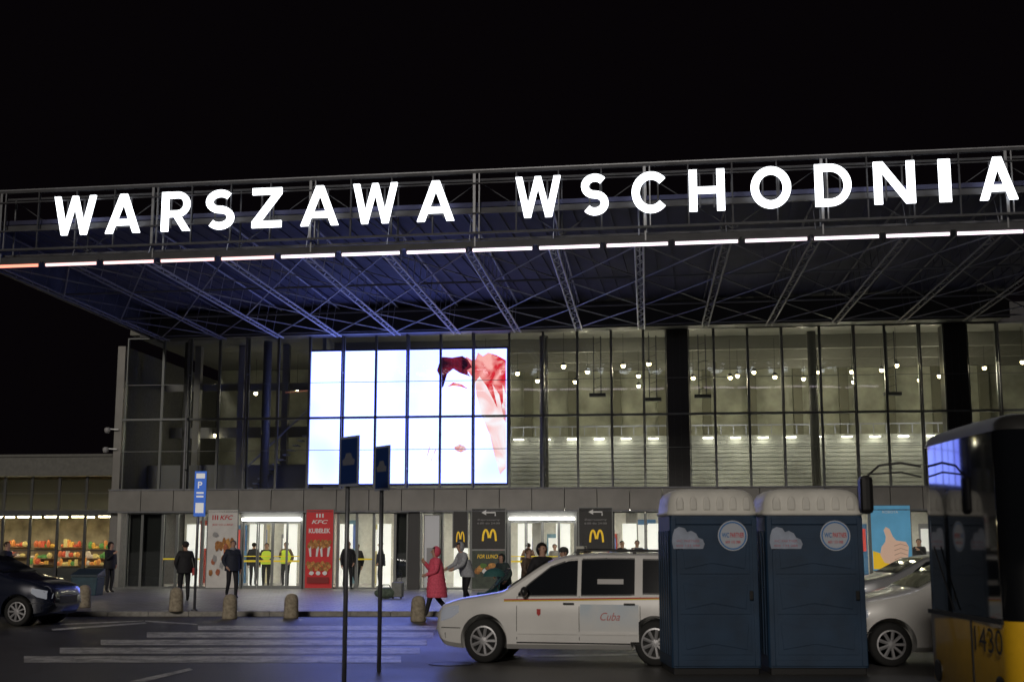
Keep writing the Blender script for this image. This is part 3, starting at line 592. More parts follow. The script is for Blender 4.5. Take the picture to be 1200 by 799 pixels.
# ================================================================= signs on poles
g=ground(224,722,0); Yp=g.y+.3
t=thing('parking_sign','tall narrow blue parking sign on a grey pole by the kerb','sign',(g.x,Yp,.12))
b=MB(); b.tube((0,0,0),(0,0,atY(230,552,Yp).z+.03),.035,n=10); b.tube((0,0,0),(0,0,.04),.08,n=12); b.build('pole',STEEL,t,smooth=True)
z1=atY(235,552,Yp).z-.12; z0=atY(235,605,Yp).z-.12; w=atY(242,580,Yp).x-atY(228,580,Yp).x; ox=atY(235,580,Yp).x-g.x
BLU=mat('sign_blue',(.03,.14,.6),.4,em=.4)
b=MB(); b.box((ox-w/2,-.06,z0),(ox+w/2,-.04,z1)); b.build('panel',BLU,t,bevel=.01)
SW=mat('sign_white',(.8,.8,.8),.4,em=.35)
text('P',t,ox-w*.2,ox+w*.16,z0+(z1-z0)*.62,z0+(z1-z0)*.77,-.066,SW,off=.02)
for va,vb,u in ((.84,.95,.36),(.5,.54,.3),(.42,.46,.3),(.08,.3,.34)):
    b=MB(); b.flat([(ox-w*u,z0+va*(z1-z0)),(ox+w*u,z0+va*(z1-z0)),(ox+w*u,z0+vb*(z1-z0)),(ox-w*u,z0+vb*(z1-z0))],-.064); b.build('white_field',SW,t,recalc=False)
def fsign(px,pyb,pxt,pyt,pyl,w,yaw,label):
    g=ground(px,pyb); t=thing('street_sign',label,'sign',(g.x,g.y,0))
    zt=atY(pxt,pyt,g.y).z; zl=atY(pxt,pyl,g.y).z
    b=MB(); b.tube((0,0,0),(0,0,zt-.02),.03,n=10); b.build('pole',STEEL,t,smooth=True)
    M=Matrix.Rotation(yaw,4,'Z')@Matrix.Translation((w*.28,-.06,0))
    b=MB(); b.box((-w/2,-.008,zl),(w/2,.008,zt)); b.box((-w/2+.03,-.012,zl+.03),(w/2-.03,-.0085,zt-.03),1)
    b.v=[tuple(M@Vector(v)) for v in b.v]; b.build('panel',[mat('sign_edge',(.25,.28,.36),.4),mat('sign_dark_blue',(.01,.03,.13),.4)],t)
    h=zt-zl; b=MB(); b.flat([(-w*.3,zl+h*.42),(w*.3,zl+h*.42),(w*.34,zl+h*.52),(w*.2,zl+h*.56),(w*.12,zl+h*.66),(-w*.14,zl+h*.66),(-w*.22,zl+h*.56),(-w*.34,zl+h*.52)],-.0145)
    b.v=[tuple(M@Vector(v)) for v in b.v]; b.build('symbol',mat('faded_white',(.12,.13,.17),.5),t,recalc=False)
    b=MB(); b.box((-.045,-.05,zl+.1),(.045,.04,zl+.14)); b.build('clamp',STEEL,t); b=MB(); b.box((-.045,-.05,zt-.16),(.045,.04,zt-.12)); b.build('clamp',STEEL,t)
fsign(403,802,411,512,570,.46,radians(-52),'left of the two dark blue signs on thin grey poles by the crossing')
fsign(444,787,450,523,575,.42,radians(-55),'right of the two dark blue signs on thin grey poles by the crossing')
# ================================================================= cars
def interp(pts,x):
    if x<=pts[0][0]: return pts[0][1]
    for (a,p),(c,q) in zip(pts,pts[1:]):
        if x<=c: return p+(q-p)*(x-a)/(c-a) if c>a else q
    return pts[-1][1]
def sm(a,n=2):
    for _ in range(n): a=[a[0]]+[(a[i-1]+2*a[i]+a[i+1])/4 for i in range(1,len(a)-1)]+[a[-1]]
    return a
EST=dict(top=[(-2.14,.60),(-2.11,.74),(-2.02,.83),(-1.75,.90),(-1.3,.965),(-1.04,1.01),(-.42,1.41),(-.18,1.50),(.3,1.55),(1.5,1.55),(2.05,1.50),(2.2,1.43),(2.31,1.1),(2.35,.95),(2.37,.7)],
 bot=[(-2.14,.42),(-2.0,.24),(-1.7,.2),(1.7,.22),(2.2,.27),(2.37,.45)],belt=[(-2.14,.78),(-1,.91),(2.37,1.0)],
 wid=[(-2.14,.60),(-2.08,.74),(-1.85,.82),(-1.4,.86),(1.6,.865),(2.1,.84),(2.32,.79),(2.37,.7)],wh=(-1.32,1.32),wr=.315,
 win=[[(-.78,.955,.97),(-.6,.96,1.12),(-.28,.965,1.35),(.0,.97,1.44),(.14,.97,1.45)],[(.2,.97,1.455),(.6,.975,1.465),(.95,.98,1.465),(1.02,.99,1.46)],[(1.14,1.0,1.455),(1.5,1.0,1.45),(1.85,1.01,1.41),(2.0,1.05,1.33)]],
 seams=[-.80,.17,1.1],ws=(-.99,-.36),rw=(2.18,2.32))
HAT=dict(top=[(-2.0,.62),(-1.97,.76),(-1.85,.85),(-1.5,.96),(-1.05,1.04),(-.85,1.09),(-.2,1.42),(.1,1.50),(.6,1.53),(1.2,1.48),(1.65,1.38),(1.9,1.15),(2.02,1.0),(2.05,.7)],
 bot=[(-2.0,.42),(-1.85,.24),(-1.6,.2),(1.6,.22),(1.9,.27),(2.05,.45)],belt=[(-2.0,.82),(-.9,.95),(2.05,1.06)],
 wid=[(-2.0,.58),(-1.9,.73),(-1.65,.82),(-1.3,.87),(1.3,.875),(1.8,.83),(2.0,.77),(2.05,.7)],wh=(-1.27,1.27),wr=.315,
 win=[[(-.55,1.0,1.02),(-.42,1.0,1.15),(-.12,1.0,1.35),(.2,1.01,1.41)],[(.27,1.01,1.41),(.7,1.03,1.42),(.98,1.05,1.38)],[(1.05,1.06,1.37),(1.3,1.09,1.32),(1.5,1.14,1.22)]],
 seams=[-.62,.24,1.02],ws=(-.82,-.12),rw=(1.66,1.93))
SUV=dict(HAT); SUV['top']=[(x,z*1.03) for x,z in HAT['top']]
def wheel(root,x,y,r,sgn):
    b=MB(); w=.1
    prof=[(r*.66,-w),(r*.9,-w),(r*.97,-w*.8),(r,-w*.4),(r,w*.4),(r*.97,w*.8),(r*.9,w),(r*.66,w)]
    b.lathe(prof+[prof[0]],(x,y,r),'y',28,cap=False); o=b.build('wheel',RUB,root,smooth=True)
    b=MB(); yo=y+sgn*w*.8; b.lathe([(r*.67,0),(r*.67,sgn*.02),(r*.60,sgn*.024),(r*.58,0)],(x,yo,r),'y',28,cap=False)
    for k in range(9):
        a=2*pi*k/9; b.tube((x+cos(a)*r*.10,yo+sgn*.012,r+sin(a)*r*.10),(x+cos(a)*r*.6,yo+sgn*.004,r+sin(a)*r*.6),r*.07,r*.085,n=5)
    b.lathe([(r*.18,0),(r*.17,sgn*.03),(r*.03,sgn*.035)],(x,yo,r),'y',16); b.lathe([(r*.6,-sgn*.03),(.002,-sgn*.03)],(x,yo,r),'y',20,1)
    b.build('rim',[mat('rim_silver',(.42,.42,.44),.4,.4),BLACK],o,smooth=False)
def car(name,label,loc,yaw,P,paint,plate=True):
    t=thing(name,label,'car',loc,yaw)
    x0,x1=P['top'][0][0],P['top'][-1][0]; n=70
    xs=[x0+(x1-x0)*(.5-.5*cos(pi*(i/n)))*.5+(x1-x0)*(i/n)*.5 for i in range(n+1)]
    T=sm([interp(P['top'],x) for x in xs],2);Bo=sm([interp(P['bot'],x) for x in xs]);Be=sm([interp(P['belt'],x) for x in xs]);W=sm([interp(P['wid'],x) for x in xs])
    def ring(i):
        tp,bo,be,w=T[i],Bo[i],Be[i],W[i]; bt=min(be,tp-.09); yr=w*.955-max(0,tp-.07-bt)*.24
        return [(w*.86,bo),(w*.97,bo+.07),(w*.995,bo+.3*(bt-bo)),(w,bo+.62*(bt-bo)),(w*.985,bt-.05),(w*.955,bt),(yr,tp-.07),(yr-.035,tp-.03),(yr-.12,tp-.006),(yr*.5,tp+.008)]
    rings=[ring(i) for i in range(n+1)]; K=len(rings[0])
    b=MB(); vs=[];fs=[]
    for i in range(n+1):
        r=rings[i]; vs+=[(xs[i],-y,z) for y,z in r]+[(xs[i],y,z) for y,z in r[::-1]]
    M2=2*K
    for i in range(n):
        for k in range(M2): fs.append((i*M2+k,i*M2+(k+1)%M2,(i+1)*M2+(k+1)%M2,(i+1)*M2+k))
    fs.append(tuple(range(M2))); fs.append(tuple(range(n*M2,n*M2+M2))); b.add(vs,fs)
    bo=b.build('tmpbody',paint,None,smooth=True)
    c=MB(); R_=P['wr']*1.17
    for wx in P['wh']:
        for sy in (-1,1): c.lathe([(R_,min(sy*1.2,sy*.58)),(R_,max(sy*1.2,sy*.58))],(wx,0,P['wr']+.01),'y',32)
    co=c.build('tmpcut',BLACK,None)
    mo=bo.modifiers.new('b','BOOLEAN'); mo.object=co; mo.operation='DIFFERENCE'; mo.solver='EXACT'
    me=evalmesh(bo); bpy.data.objects.remove(bo); bpy.data.objects.remove(co)
    body=bpy.data.objects.new('body',me); C.objects.link(body); body.parent=t
    for p_ in me.polygons: p_.use_smooth=True
    es=body.modifiers.new('es','EDGE_SPLIT'); es.split_angle=radians(28)
    def sy(x,z):
        i=0
        while i<n-1 and xs[i+1]<x: i+=1
        f=max(0,min(1,(x-xs[i])/(xs[i+1]-xs[i])))
        r=[(a[0]*(1-f)+c_[0]*f,a[1]*(1-f)+c_[1]*f) for a,c_ in zip(rings[i],rings[i+1])]
        for (ya,za),(yb,zb) in zip(r,r[1:]):
            if z<=zb and zb>za: return ya+(yb-ya)*max(0,(z-za)/(zb-za))
        return r[-1][0]
    def panel(cols,off,m,name,parent=t,sides=(-1,1),nz_=4):
        fine=[]
        for (a,c_) in zip(cols,cols[1:]):
            k=max(1,int(abs(c_[0]-a[0])/.08))
            for q in range(k): f=q/k; fine.append(tuple(a[j]*(1-f)+c_[j]*f for j in range(3)))
        fine.append(cols[-1]); o=None
        for s_ in sides:
            b=MB(); vs=[];fs=[]
            for x,za,zb in fine:
                for k in range(nz_+1): z=za+(zb-za)*k/nz_; vs.append((x,s_*(sy(x,z)+off),z))
            for i in range(len(fine)-1):
                for k in range(nz_): q=i*(nz_+1)+k; fs.append((q,q+nz_+1,q+nz_+2,q+1))
            b.add(vs,fs); o=b.build(name,m,parent,smooth=True,recalc=False)
        return o
    for wcols in P['win']:
        panel([(x,a-.02,c_+.02) for x,a,c_ in wcols],.003,BLACK,'window_seal'); panel(wcols,.007,CARGL,'window')
    def topglass(xa,xb_,name):
        b=MB(); vs=[];fs=[];m=10
        for i in range(m+1):
            x=xa+(xb_-xa)*i/m; jj=0
            while jj<n-1 and xs[jj+1]<x: jj+=1
            f=(x-xs[jj])/(xs[jj+1]-xs[jj]); tz=T[jj]*(1-f)+T[jj+1]*f; yr=rings[jj][6][0]-.11
            for k in range(7): q=-1+2*k/6; vs.append((x,yr*q,tz+.012+.006*(1-q*q)))
        for i in range(m):
            for k in range(6): a=i*7+k; fs.append((a,a+1,a+8,a+7))
        b.add(vs,fs); b.build(name,CARGL,t,smooth=True)
    topglass(*P['ws'],'windscreen'); topglass(*P['rw'],'rear_window')
    for s in P['seams']:
        panel([(s,.34,.95),(s+.009,.34,.95)],.0025,BLACK,'door_seam')
    panel([(P['seams'][0],.29,.31),(P['seams'][-1],.29,.31)],.003,BLACK,'sill_trim')
    panel([(P['seams'][0]+.02,.42,.47),(P['seams'][1]-.03,.42,.47)],.014,paint,'side_moulding'); panel([(P['seams'][1]+.03,.42,.47),(P['seams'][2]-.03,.42,.47)],.014,paint,'side_moulding')
    for s in P['seams'][1:]:
        for q in (-1,1):
            b=MB(); y=sy(s-.15,.85); b.box((s-.24,min(q*(y+.012),q*(y+.035)),.835),(s-.07,max(q*(y+.012),q*(y+.035)),.86)); b.build('door_handle',BLACK,t,bevel=.006)
    xf=x0
    panel([(xf+.03,.60,.70),(xf+.12,.58,.76),(xf+.3,.63,.80),(xf+.42,.71,.81)],.006,mat('headlamp_glass',(.35,.37,.4),.08,0,em=.12,emc=(.8,.85,1),coat=1),'headlight')
    panel([(x1-.2,.8,1.05),(x1-.06,.78,1.08)],.006,mat('tail_red',(.4,.01,.01),.25),'tail_light')
    panel([(xf+.06,.34,.42),(xf+.2,.34,.42)],.006,BLACK,'fog_lamp'); panel([(xf+.05,.485,.497),(xf+.45,.485,.497)],.003,BLACK,'bumper_seam')
    b=MB(); b.box((xf-.012,-.38,.48),(xf+.02,.38,.64)); b.build('grille',BLACK,t,bevel=.01)
    if plate:
        b=MB(); b.box((xf-.03,-.26,.36),(xf-.0,.26,.47)); b.build('number_plate',WHT,t)
        b=MB(); b.box((x1-.03,-.26,.75),(x1+.02,.26,.86)); b.build('number_plate',WHT,t)
    for q in (-1,1):
        b=MB(); y=sy(P['seams'][0]+.12,.96); xm=P['seams'][0]+.14; b.ell((xm,q*(y+.12),1.01),(.06,.1,.075),12,8); b.tube((xm,q*y,.96),(xm,q*(y+.08),.98),.025); b.build('wing_mirror',mat('mirror_dark',(.03,.03,.032),.35),t,smooth=True)
    for wx in P['wh']:
        for q in (-1,1): 
            wheel(t,wx,q*.74,P['wr'],q)
            b=MB(); b.lathe([(P['wr']*1.12,q*.5),(.01,q*.5)],(wx,0,P['wr']+.01),'y',24); b.build('arch_liner',BLACK,t)
    return t,panel,sy
WP=mat('white_car_paint',(.78,.775,.76),.32,0,coat=.6,nz=.06,nscale=2)
gf=ground(566,777); gr=ground(768,781)
d=gr-gf; yaw=atan2(d.y,d.x); L=d.length; yaw=min(.25,max(-.35,yaw))
mid=(gf+gr)/2; off=Vector((-sin(yaw),cos(yaw),0))*.84
tx,panel,sy=car('taxi','white estate taxi with red and yellow side stripe parked before the crossing',mid+off,yaw,EST,WP)
tx['category']='taxi'; sc_=L/2.64; tx.scale=(sc_,sc_,sc_*1.075)
panel([(-1.0,.885,.90),(1.1,.925,.94),(2.1,.945,.955)],.005,mat('stripe_red',(.6,.02,.03),.4),'side_stripe'); panel([(-1.0,.868,.883),(1.1,.908,.923),(2.1,.928,.943)],.005,mat('stripe_yellow',(.8,.6,.03),.4),'side_stripe')
def advmat():
    m=bpy.data.materials.new('door_graphic'); m.use_nodes=True; nt=m.node_tree; b=nt.nodes['Principled BSDF']; N=nt.nodes.new;K=nt.links.new
    tc=N('ShaderNodeTexCoord'); sp=N('ShaderNodeSeparateXYZ'); K(tc.outputs['Object'],sp.inputs[0]); n=N('ShaderNodeTexNoise'); n.inputs['Scale'].default_value=4; K(tc.outputs['Object'],n.inputs['Vector'])
    mr=N('ShaderNodeMapRange'); mr.inputs[1].default_value=.42; mr.inputs[2].default_value=.85; K(sp.outputs[2],mr.inputs[0])
    ad=N('ShaderNodeMath'); ad.operation='MULTIPLY'; K(mr.outputs[0],ad.inputs[0]); K(n.outputs['Fac'],ad.inputs[1])
    r=N('ShaderNodeValToRGB'); r.color_ramp.elements[0].color=(.76,.757,.745,1); r.color_ramp.elements[1].color=(.56,.65,.74,1); r.color_ramp.elements[1].position=.55; K(ad.outputs[0],r.inputs[0]); K(r.outputs[0],b.inputs['Base Color']); b.inputs['Roughness'].default_value=.35; return m
panel([(.19,.34,.84),(.6,.33,.84),(1.08,.33,.84)],.004,advmat(),'door_advert',sides=(-1,))
yy=-(sy(.6,.6)+.009)
text('Cuba',tx,.5,.80,.62,.73,yy,mat('script_red',(.55,.16,.16),.4),shear=.35)
panel([(.45,1.12,1.19),(.85,1.12,1.19)],.012,mat('window_sticker_pale',(.35,.34,.34),.4),'window_sticker',sides=(-1,))
b=MB(); yy2=-(sy(-.45,.72)+.006); b.prism([(-.48,.77),(-.48,.70),(-.45,.67),(-.42,.70),(-.42,.77)],yy2-.002,yy2); b.build('door_crest',mat('crest_red',(.5,.03,.03),.4),tx)
b=MB(); b.box((.0,-.16,1.555),(.16,.16,1.57)); b.box((.015,-.15,1.5701),(.145,.15,1.65),1); b.build('roof_sign',[BLACK,mat('roof_sign_grey',(.5,.5,.45),.4)],tx,bevel=.012)
b=MB(); b.tube((-.1,0,1.5),(.12,0,1.72),.005,n=5); b.build('aerial',BLACK,tx)
for q in (-1,1):
    b=MB(); b.tube((.1,q*.58,1.595),(1.95,q*.58,1.575),.018,n=8); 
    for x in (.12,1.0,1.92): b.box((x-.025,q*.58-.015,1.49),(x+.025,q*.58+.015,1.59))
    b.build('roof_rail',BLACK,tx)
g=ground(1045,781); car('parked_car','white hatchback parked between the right toilet cabin and the bus',(g.x+1.27,g.y+.8,0),0,HAT,WP)
g=ground(1022,722); car('parked_car','silver hatchback parked further back behind the white hatchback',(g.x+.6,g.y-2.0,0),radians(4),HAT,mat('silver_paint',(.35,.36,.38),.3,.4,coat=.5))
g=ground(92,733); DKP=mat('dark_blue_paint',(.012,.016,.035),.25,.2,coat=.8)
car('parked_car','dark blue car waiting at the far left edge of the road',(g.x-2.38,g.y+.8,0),radians(180-10),SUV,DKP,False)
# ================================================================= portable toilets
TB=mat('toilet_blue',(.014,.04,.085),.5,nz=.2,nscale=3,bump=.15); TR=mat('toilet_roof',(.74,.73,.68),.5,nz=.1,nscale=4,bump=.1)
def rrect(w,d,r,z,n=5):
    pts=[]
    for cx,cy,a0 in ((w/2-r,d/2-r,0),(-w/2+r,d/2-r,90),(-w/2+r,-d/2+r,180),(w/2-r,-d/2+r,270)):
        for i in range(n+1): a=radians(a0+90*i/n); pts.append((cx+r*cos(a),cy+r*sin(a),z))
    return pts
def toilet(pxl,pxr,py,label,yaw):
    A=ground(pxl,py);B=ground(pxr,py); w=(B-A).length*.985; d=1.15; c=(A+B)/2
    t=thing('portable_toilet',label,'portable toilet',(c.x,c.y+d/2,0),yaw,None)
    H=atY((pxl+pxr)/2-6,604,c.y).z; HR=atY((pxl+pxr)/2-8,572,c.y).z
    b=MB(); b.box((-w/2+.03,-d/2+.03,0.0),(w/2-.03,d/2-.03,.1)); b.build('base',BLACK,t,bevel=.01)
    lv=[(.1,1.0),(.14,1.0),(H-.04,.985),(H,.985)]
    b=MB(); vs=[];fs=[]
    for z,s in lv: vs+=rrect(w*s,d*s,.05,z)
    m=24
    for i in range(len(lv)-1):
        for k in range(m): fs.append((i*m+k,i*m+(k+1)%m,(i+1)*m+(k+1)%m,(i+1)*m+k))
    fs+=[tuple(range(m)),tuple(range((len(lv)-1)*m,len(lv)*m))]; b.add(vs,fs); b.build('cabin',TB,t)
    y=-d/2
    b=MB()
    for x0_,x1_ in ((-w/2+.02,-w/2+.09),(w/2-.09,w/2-.02)): b.box((x0_,y-.02,.12),(x1_,y-.001,H-.03))
    b.box((-w/2+.09,y-.018,H-.12),(w/2-.09,y-.001,H-.04)); b.box((-w/2+.09,y-.018,.12),(w/2-.09,y-.001,.2)); b.build('corner_post',TB,t,bevel=.008)
    ins=w/2-.13
    b=MB()
    for k in range(3):
        z0=.27+k*(H-.55)/3*1.02; z1=z0+(H-.55)/3*.92
        b.prism([(-ins,z0),(ins,z0),(ins,z1),(-ins,z1)],y-.007,y-.001)
        b.prism([(-ins+.07,z0+.07),(-.04,z0+.3*(z1-z0)),(ins-.07,z0+.07),(ins-.04,z1-.07),(0.04,z1-.3*(z1-z0)),(-ins+.04,z1-.07)],y-.02,y-.0072)
    b.build('door',TB,t,bevel=.012)
    b=MB(); b.box((ins-.02,y-.045,1.0),(ins+.03,y-.021,1.12)); b.build('door_latch',BLACK,t,bevel=.006)
    for sx in (-1,1):
        b=MB()
        for k in range(5): b.box((min(sx*(w/2-.001),sx*(w/2+.012)),-d/2+.12+k*.2,.25),(max(sx*(w/2-.001),sx*(w/2+.012)),-d/2+.2+k*.2,H-.2))
        b.build('side_ribs',TB,t,bevel=.005)
    h=HR-H; lv=[(0.001,1.0),(.015,1.03),(.05,1.035),(.07,1.0),(h*.45,.985),(h*.66,.96),(h*.84,.90),(h*.96,.79),(h,.62)]
    b=MB(); vs=[];fs=[]
    for z,s in lv: vs+=rrect(w*s,d*s,.16,H+z)
    for i in range(len(lv)-1):
        for k in range(m): fs.append((i*m+k,i*m+(k+1)%m,(i+1)*m+(k+1)%m,(i+1)*m+k))
    fs+=[tuple(range(m)),tuple(range((len(lv)-1)*m,len(lv)*m))]; b.add(vs,fs); rf=b.build('roof',TR,t,smooth=True)
    for k in range(6):
        b=MB(); x=(k-2.5)*w*.15; ww=w*.04
        b.prism([(x-ww,H+.075),(x+ww,H+.075),(x+ww,H+h*.5),(x+ww*.7,H+h*.66),(x,H+h*.72),(x-ww*.7,H+h*.66),(x-ww,H+h*.5)],-d/2-.02,-d/2+.09)
        b.build('roof_rib',TR,rf,bevel=.018)
    b=MB(); b.tube((w*.3,d*.3,H+.1),(w*.3,d*.3,H+h+.04),.05,n=12); b.build('vent_pipe',BLACK,t)
    cx=.19*w+.02; cz=H-.27; r=.205; yl=y-.028
    b=MB(); b.lathe([(r,yl),(r,yl+.003),(.001,yl+.003)],(cx,0,cz),'y',32); b.flat(arc(cx,cz,r,r,0,360,32)[:-1],yl-.001); b.build('round_logo',mat('sticker_white',(.5,.54,.62),.4),t)
    b=MB(); b.stroke(arc(cx,cz,r*.88,r*.88,0,360,32)[:-1],.018,yl-.004,yl-.002,closed=True); b.build('logo_ring',mat('logo_blue',(.05,.2,.5),.4),t)
    text('WC',t,cx-r*.74,cx-r*.24,cz-r*.12,cz+r*.2,yl-.007,mat('logo_blue',(.05,.2,.5),.4),off=.02); text('PARTNER',t,cx-r*.17,cx+r*.76,cz-r*.12,cz+r*.2,yl-.007,KR,off=.01)
    text('600 133 088',t,cx-r*.5,cx+r*.5,cz-r*.5,cz-r*.33,yl-.007,KR)
    b=MB(); ccx=-.29*w; ccz=H-.34
    pts=[(-.24,-.12),(.22,-.12),(.25,-.05),(.22,.02),(.15,.05),(.12,.11),(.04,.15),(-.02,.13),(-.06,.19),(-.15,.21),(-.22,.17),(-.25,.08),(-.26,-.02)]
    b.flat([(ccx+p_[0]*.88,ccz+p_[1]*.9) for p_ in pts],yl); b.build('cloud_sticker',mat('cloud_white',(.34,.39,.5),.45,nz=.2,nscale=6),t,recalc=False)
    PR=mat('pale_red',(.45,.16,.2),.5)
    text('WC PARTNER',t,ccx-.17,ccx+.15,ccz-.02,ccz+.015,yl-.004,PR); text('600 133 088',t,ccx-.17,ccx+.15,ccz-.08,ccz-.05,yl-.004,PR)
    return t
toilet(785,893,791,'left of the two blue portable toilets with pale ribbed roof',radians(2))
toilet(902,1021,791,'right of the two blue portable toilets, beside the bus',radians(-1))
# ================================================================= bus
near=Vector((4.49,11.75,0)); far=Vector((4.53,14.25,0)); ba=atan2((near-far).y,(near-far).x); BZ=.95
bus=thing('bus','yellow city bus with black glass front numbered 1430 at the right edge','bus',far,ba); bus.scale=(1,1,BZ)
YB=mat('bus_yellow',(.8,.47,.02),.3,coat=.6,nz=.06); RB=mat('bus_red',(.5,.03,.02),.3,coat=.6)
BG=mat('bus_glass',(.006,.007,.009),.05,spec=.6)
BW=2.52; BL=12
def outline(z,ins=0):
    pts=[(ins,.30+ins,z),(ins+.02,.17+ins,z),(ins+.06,.07+ins,z)]
    for i in range(17):
        a=i/16; pts.append((ins+.14+(BW-.28-2*ins)*a, -.035*sin(pi*a)+ins,z))
    return pts+[(BW-.06-ins,.07+ins,z),(BW-.02-ins,.17+ins,z),(BW-ins,.30+ins,z),(BW-ins,BL,z),(ins,BL,z)]
def slab(levels,m,name,parent=bus,bev=.01,smooth=False):
    b=MB(); vs=[];fs=[]; o=[outline(z,i) for z,i in levels]; m_=len(o[0])
    for q in o: vs+=q
    for i in range(len(o)-1):
        for k in range(m_): fs.append((i*m_+k,i*m_+(k+1)%m_,(i+1)*m_+(k+1)%m_,(i+1)*m_+k))
    fs+=[tuple(range(m_)),tuple(range((len(o)-1)*m_,len(o)*m_))]; b.add(vs,fs); o=b.build(name,m,parent,smooth=smooth,bevel=bev)
    if smooth: es=o.modifiers.new('es','EDGE_SPLIT'); es.split_angle=radians(50)
    return o
slab([(.28,.05),(.34,.0),(1.10,.0)],YB,'lower_body',smooth=True,bev=0)
slab([(1.102,.006),(2.93,.012)],BG,'windscreen',bev=0,smooth=True)
slab([(2.932,.01),(3.0,.03),(3.06,.08),(3.1,.18)],mat('bus_roof',(.03,.03,.03),.4),'roof',smooth=True,bev=0)
b=MB(); b.box((.3,.25,0.18),(BW-.3,BL,.279)); b.build('underbody',BLACK,bus)
fy=lambda x:-.035*sin(pi*max(0,min(1,(x-.14)/(BW-.28))))
for (xc) in (.35,BW-.35):
    b=MB(); b.lathe([(.12,0),(.12,-.012),(.1,-.02),(.001,-.02)],(xc,fy(xc)-.002,.45),'y',22); b.build('headlight',BLACK,bus)
def bz(px,py):
    d_=ray(px,py); ax=(near-far).normalized(); ny=Vector((-ax.y,ax.x,0)); t_=(far-Vector((0,0,CH))).dot(ny)/d_.dot(ny); p_=Vector((0,0,CH))+d_*t_-far
    return p_.dot(ax),p_.z/BZ
a=bz(1149,763);c_=bz(1182,763)
text('1430',bus,a[0],min(c_[0],BW-.12),a[1]+.02,a[1]+.26,-.05,BLACK,off=.0)
sx_=bz(1144,750)[0]
b=MB(); b.box((sx_-.012,-.045,.36),(sx_+.012,-.034,1.06)); b.build('panel_seam',BLACK,bus)
b=MB(); b.box((.16,-.042,1.065),(BW-.16,-.02,1.11)); b.build('trim_strip',BLACK,bus)
b=MB(); b.tube((1.1,-.06,1.14),(.5,-.045,1.8),.008,n=6); b.build('wiper',BLACK,bus)
b=MB(); b.path([(.1,-.02,2.72),(.02,-.22,2.77),(-.02,-.45,2.74),(-.02,-.58,2.62)],.014,n=8); b.build('mirror_arm',BLACK,bus)
b=MB(); b.path([(.1,-.02,2.60),(.02,-.22,2.66),(-.02,-.54,2.64)],.011,n=8); b.build('mirror_arm',BLACK,bus)
b=MB(); b.box((-.12,-.68,2.18),(.08,-.54,2.62)); b.build('mirror',BLACK,bus,bevel=.05)
for s_,xx in ((1,BW),(-1,0)):
    for k in range(7):
        b=MB(); y0_=1.5+k*1.5; b.box((min(xx,xx+s_*.006),y0_,1.2),(max(xx,xx+s_*.006),y0_+.06,2.7)); b.build('window_pillar',BLACK,bus)
    b=MB(); b.box((min(xx-s_*.04,xx+s_*.004),.4,2.74),(max(xx-s_*.04,xx+s_*.004),BL-.1,2.92)); b.build('red_band',RB,bus)
    for y_ in (2.7,8.6):
        b=MB(); b.lathe([(.001,-.14),(.28,-.14),(.47,-.12),(.5,-.05),(.5,.05),(.47,.12),(.28,.14),(.001,.14)],(xx-s_*.1,y_,.5),'x',26); o=b.build('wheel',RUB,bus,smooth=True)
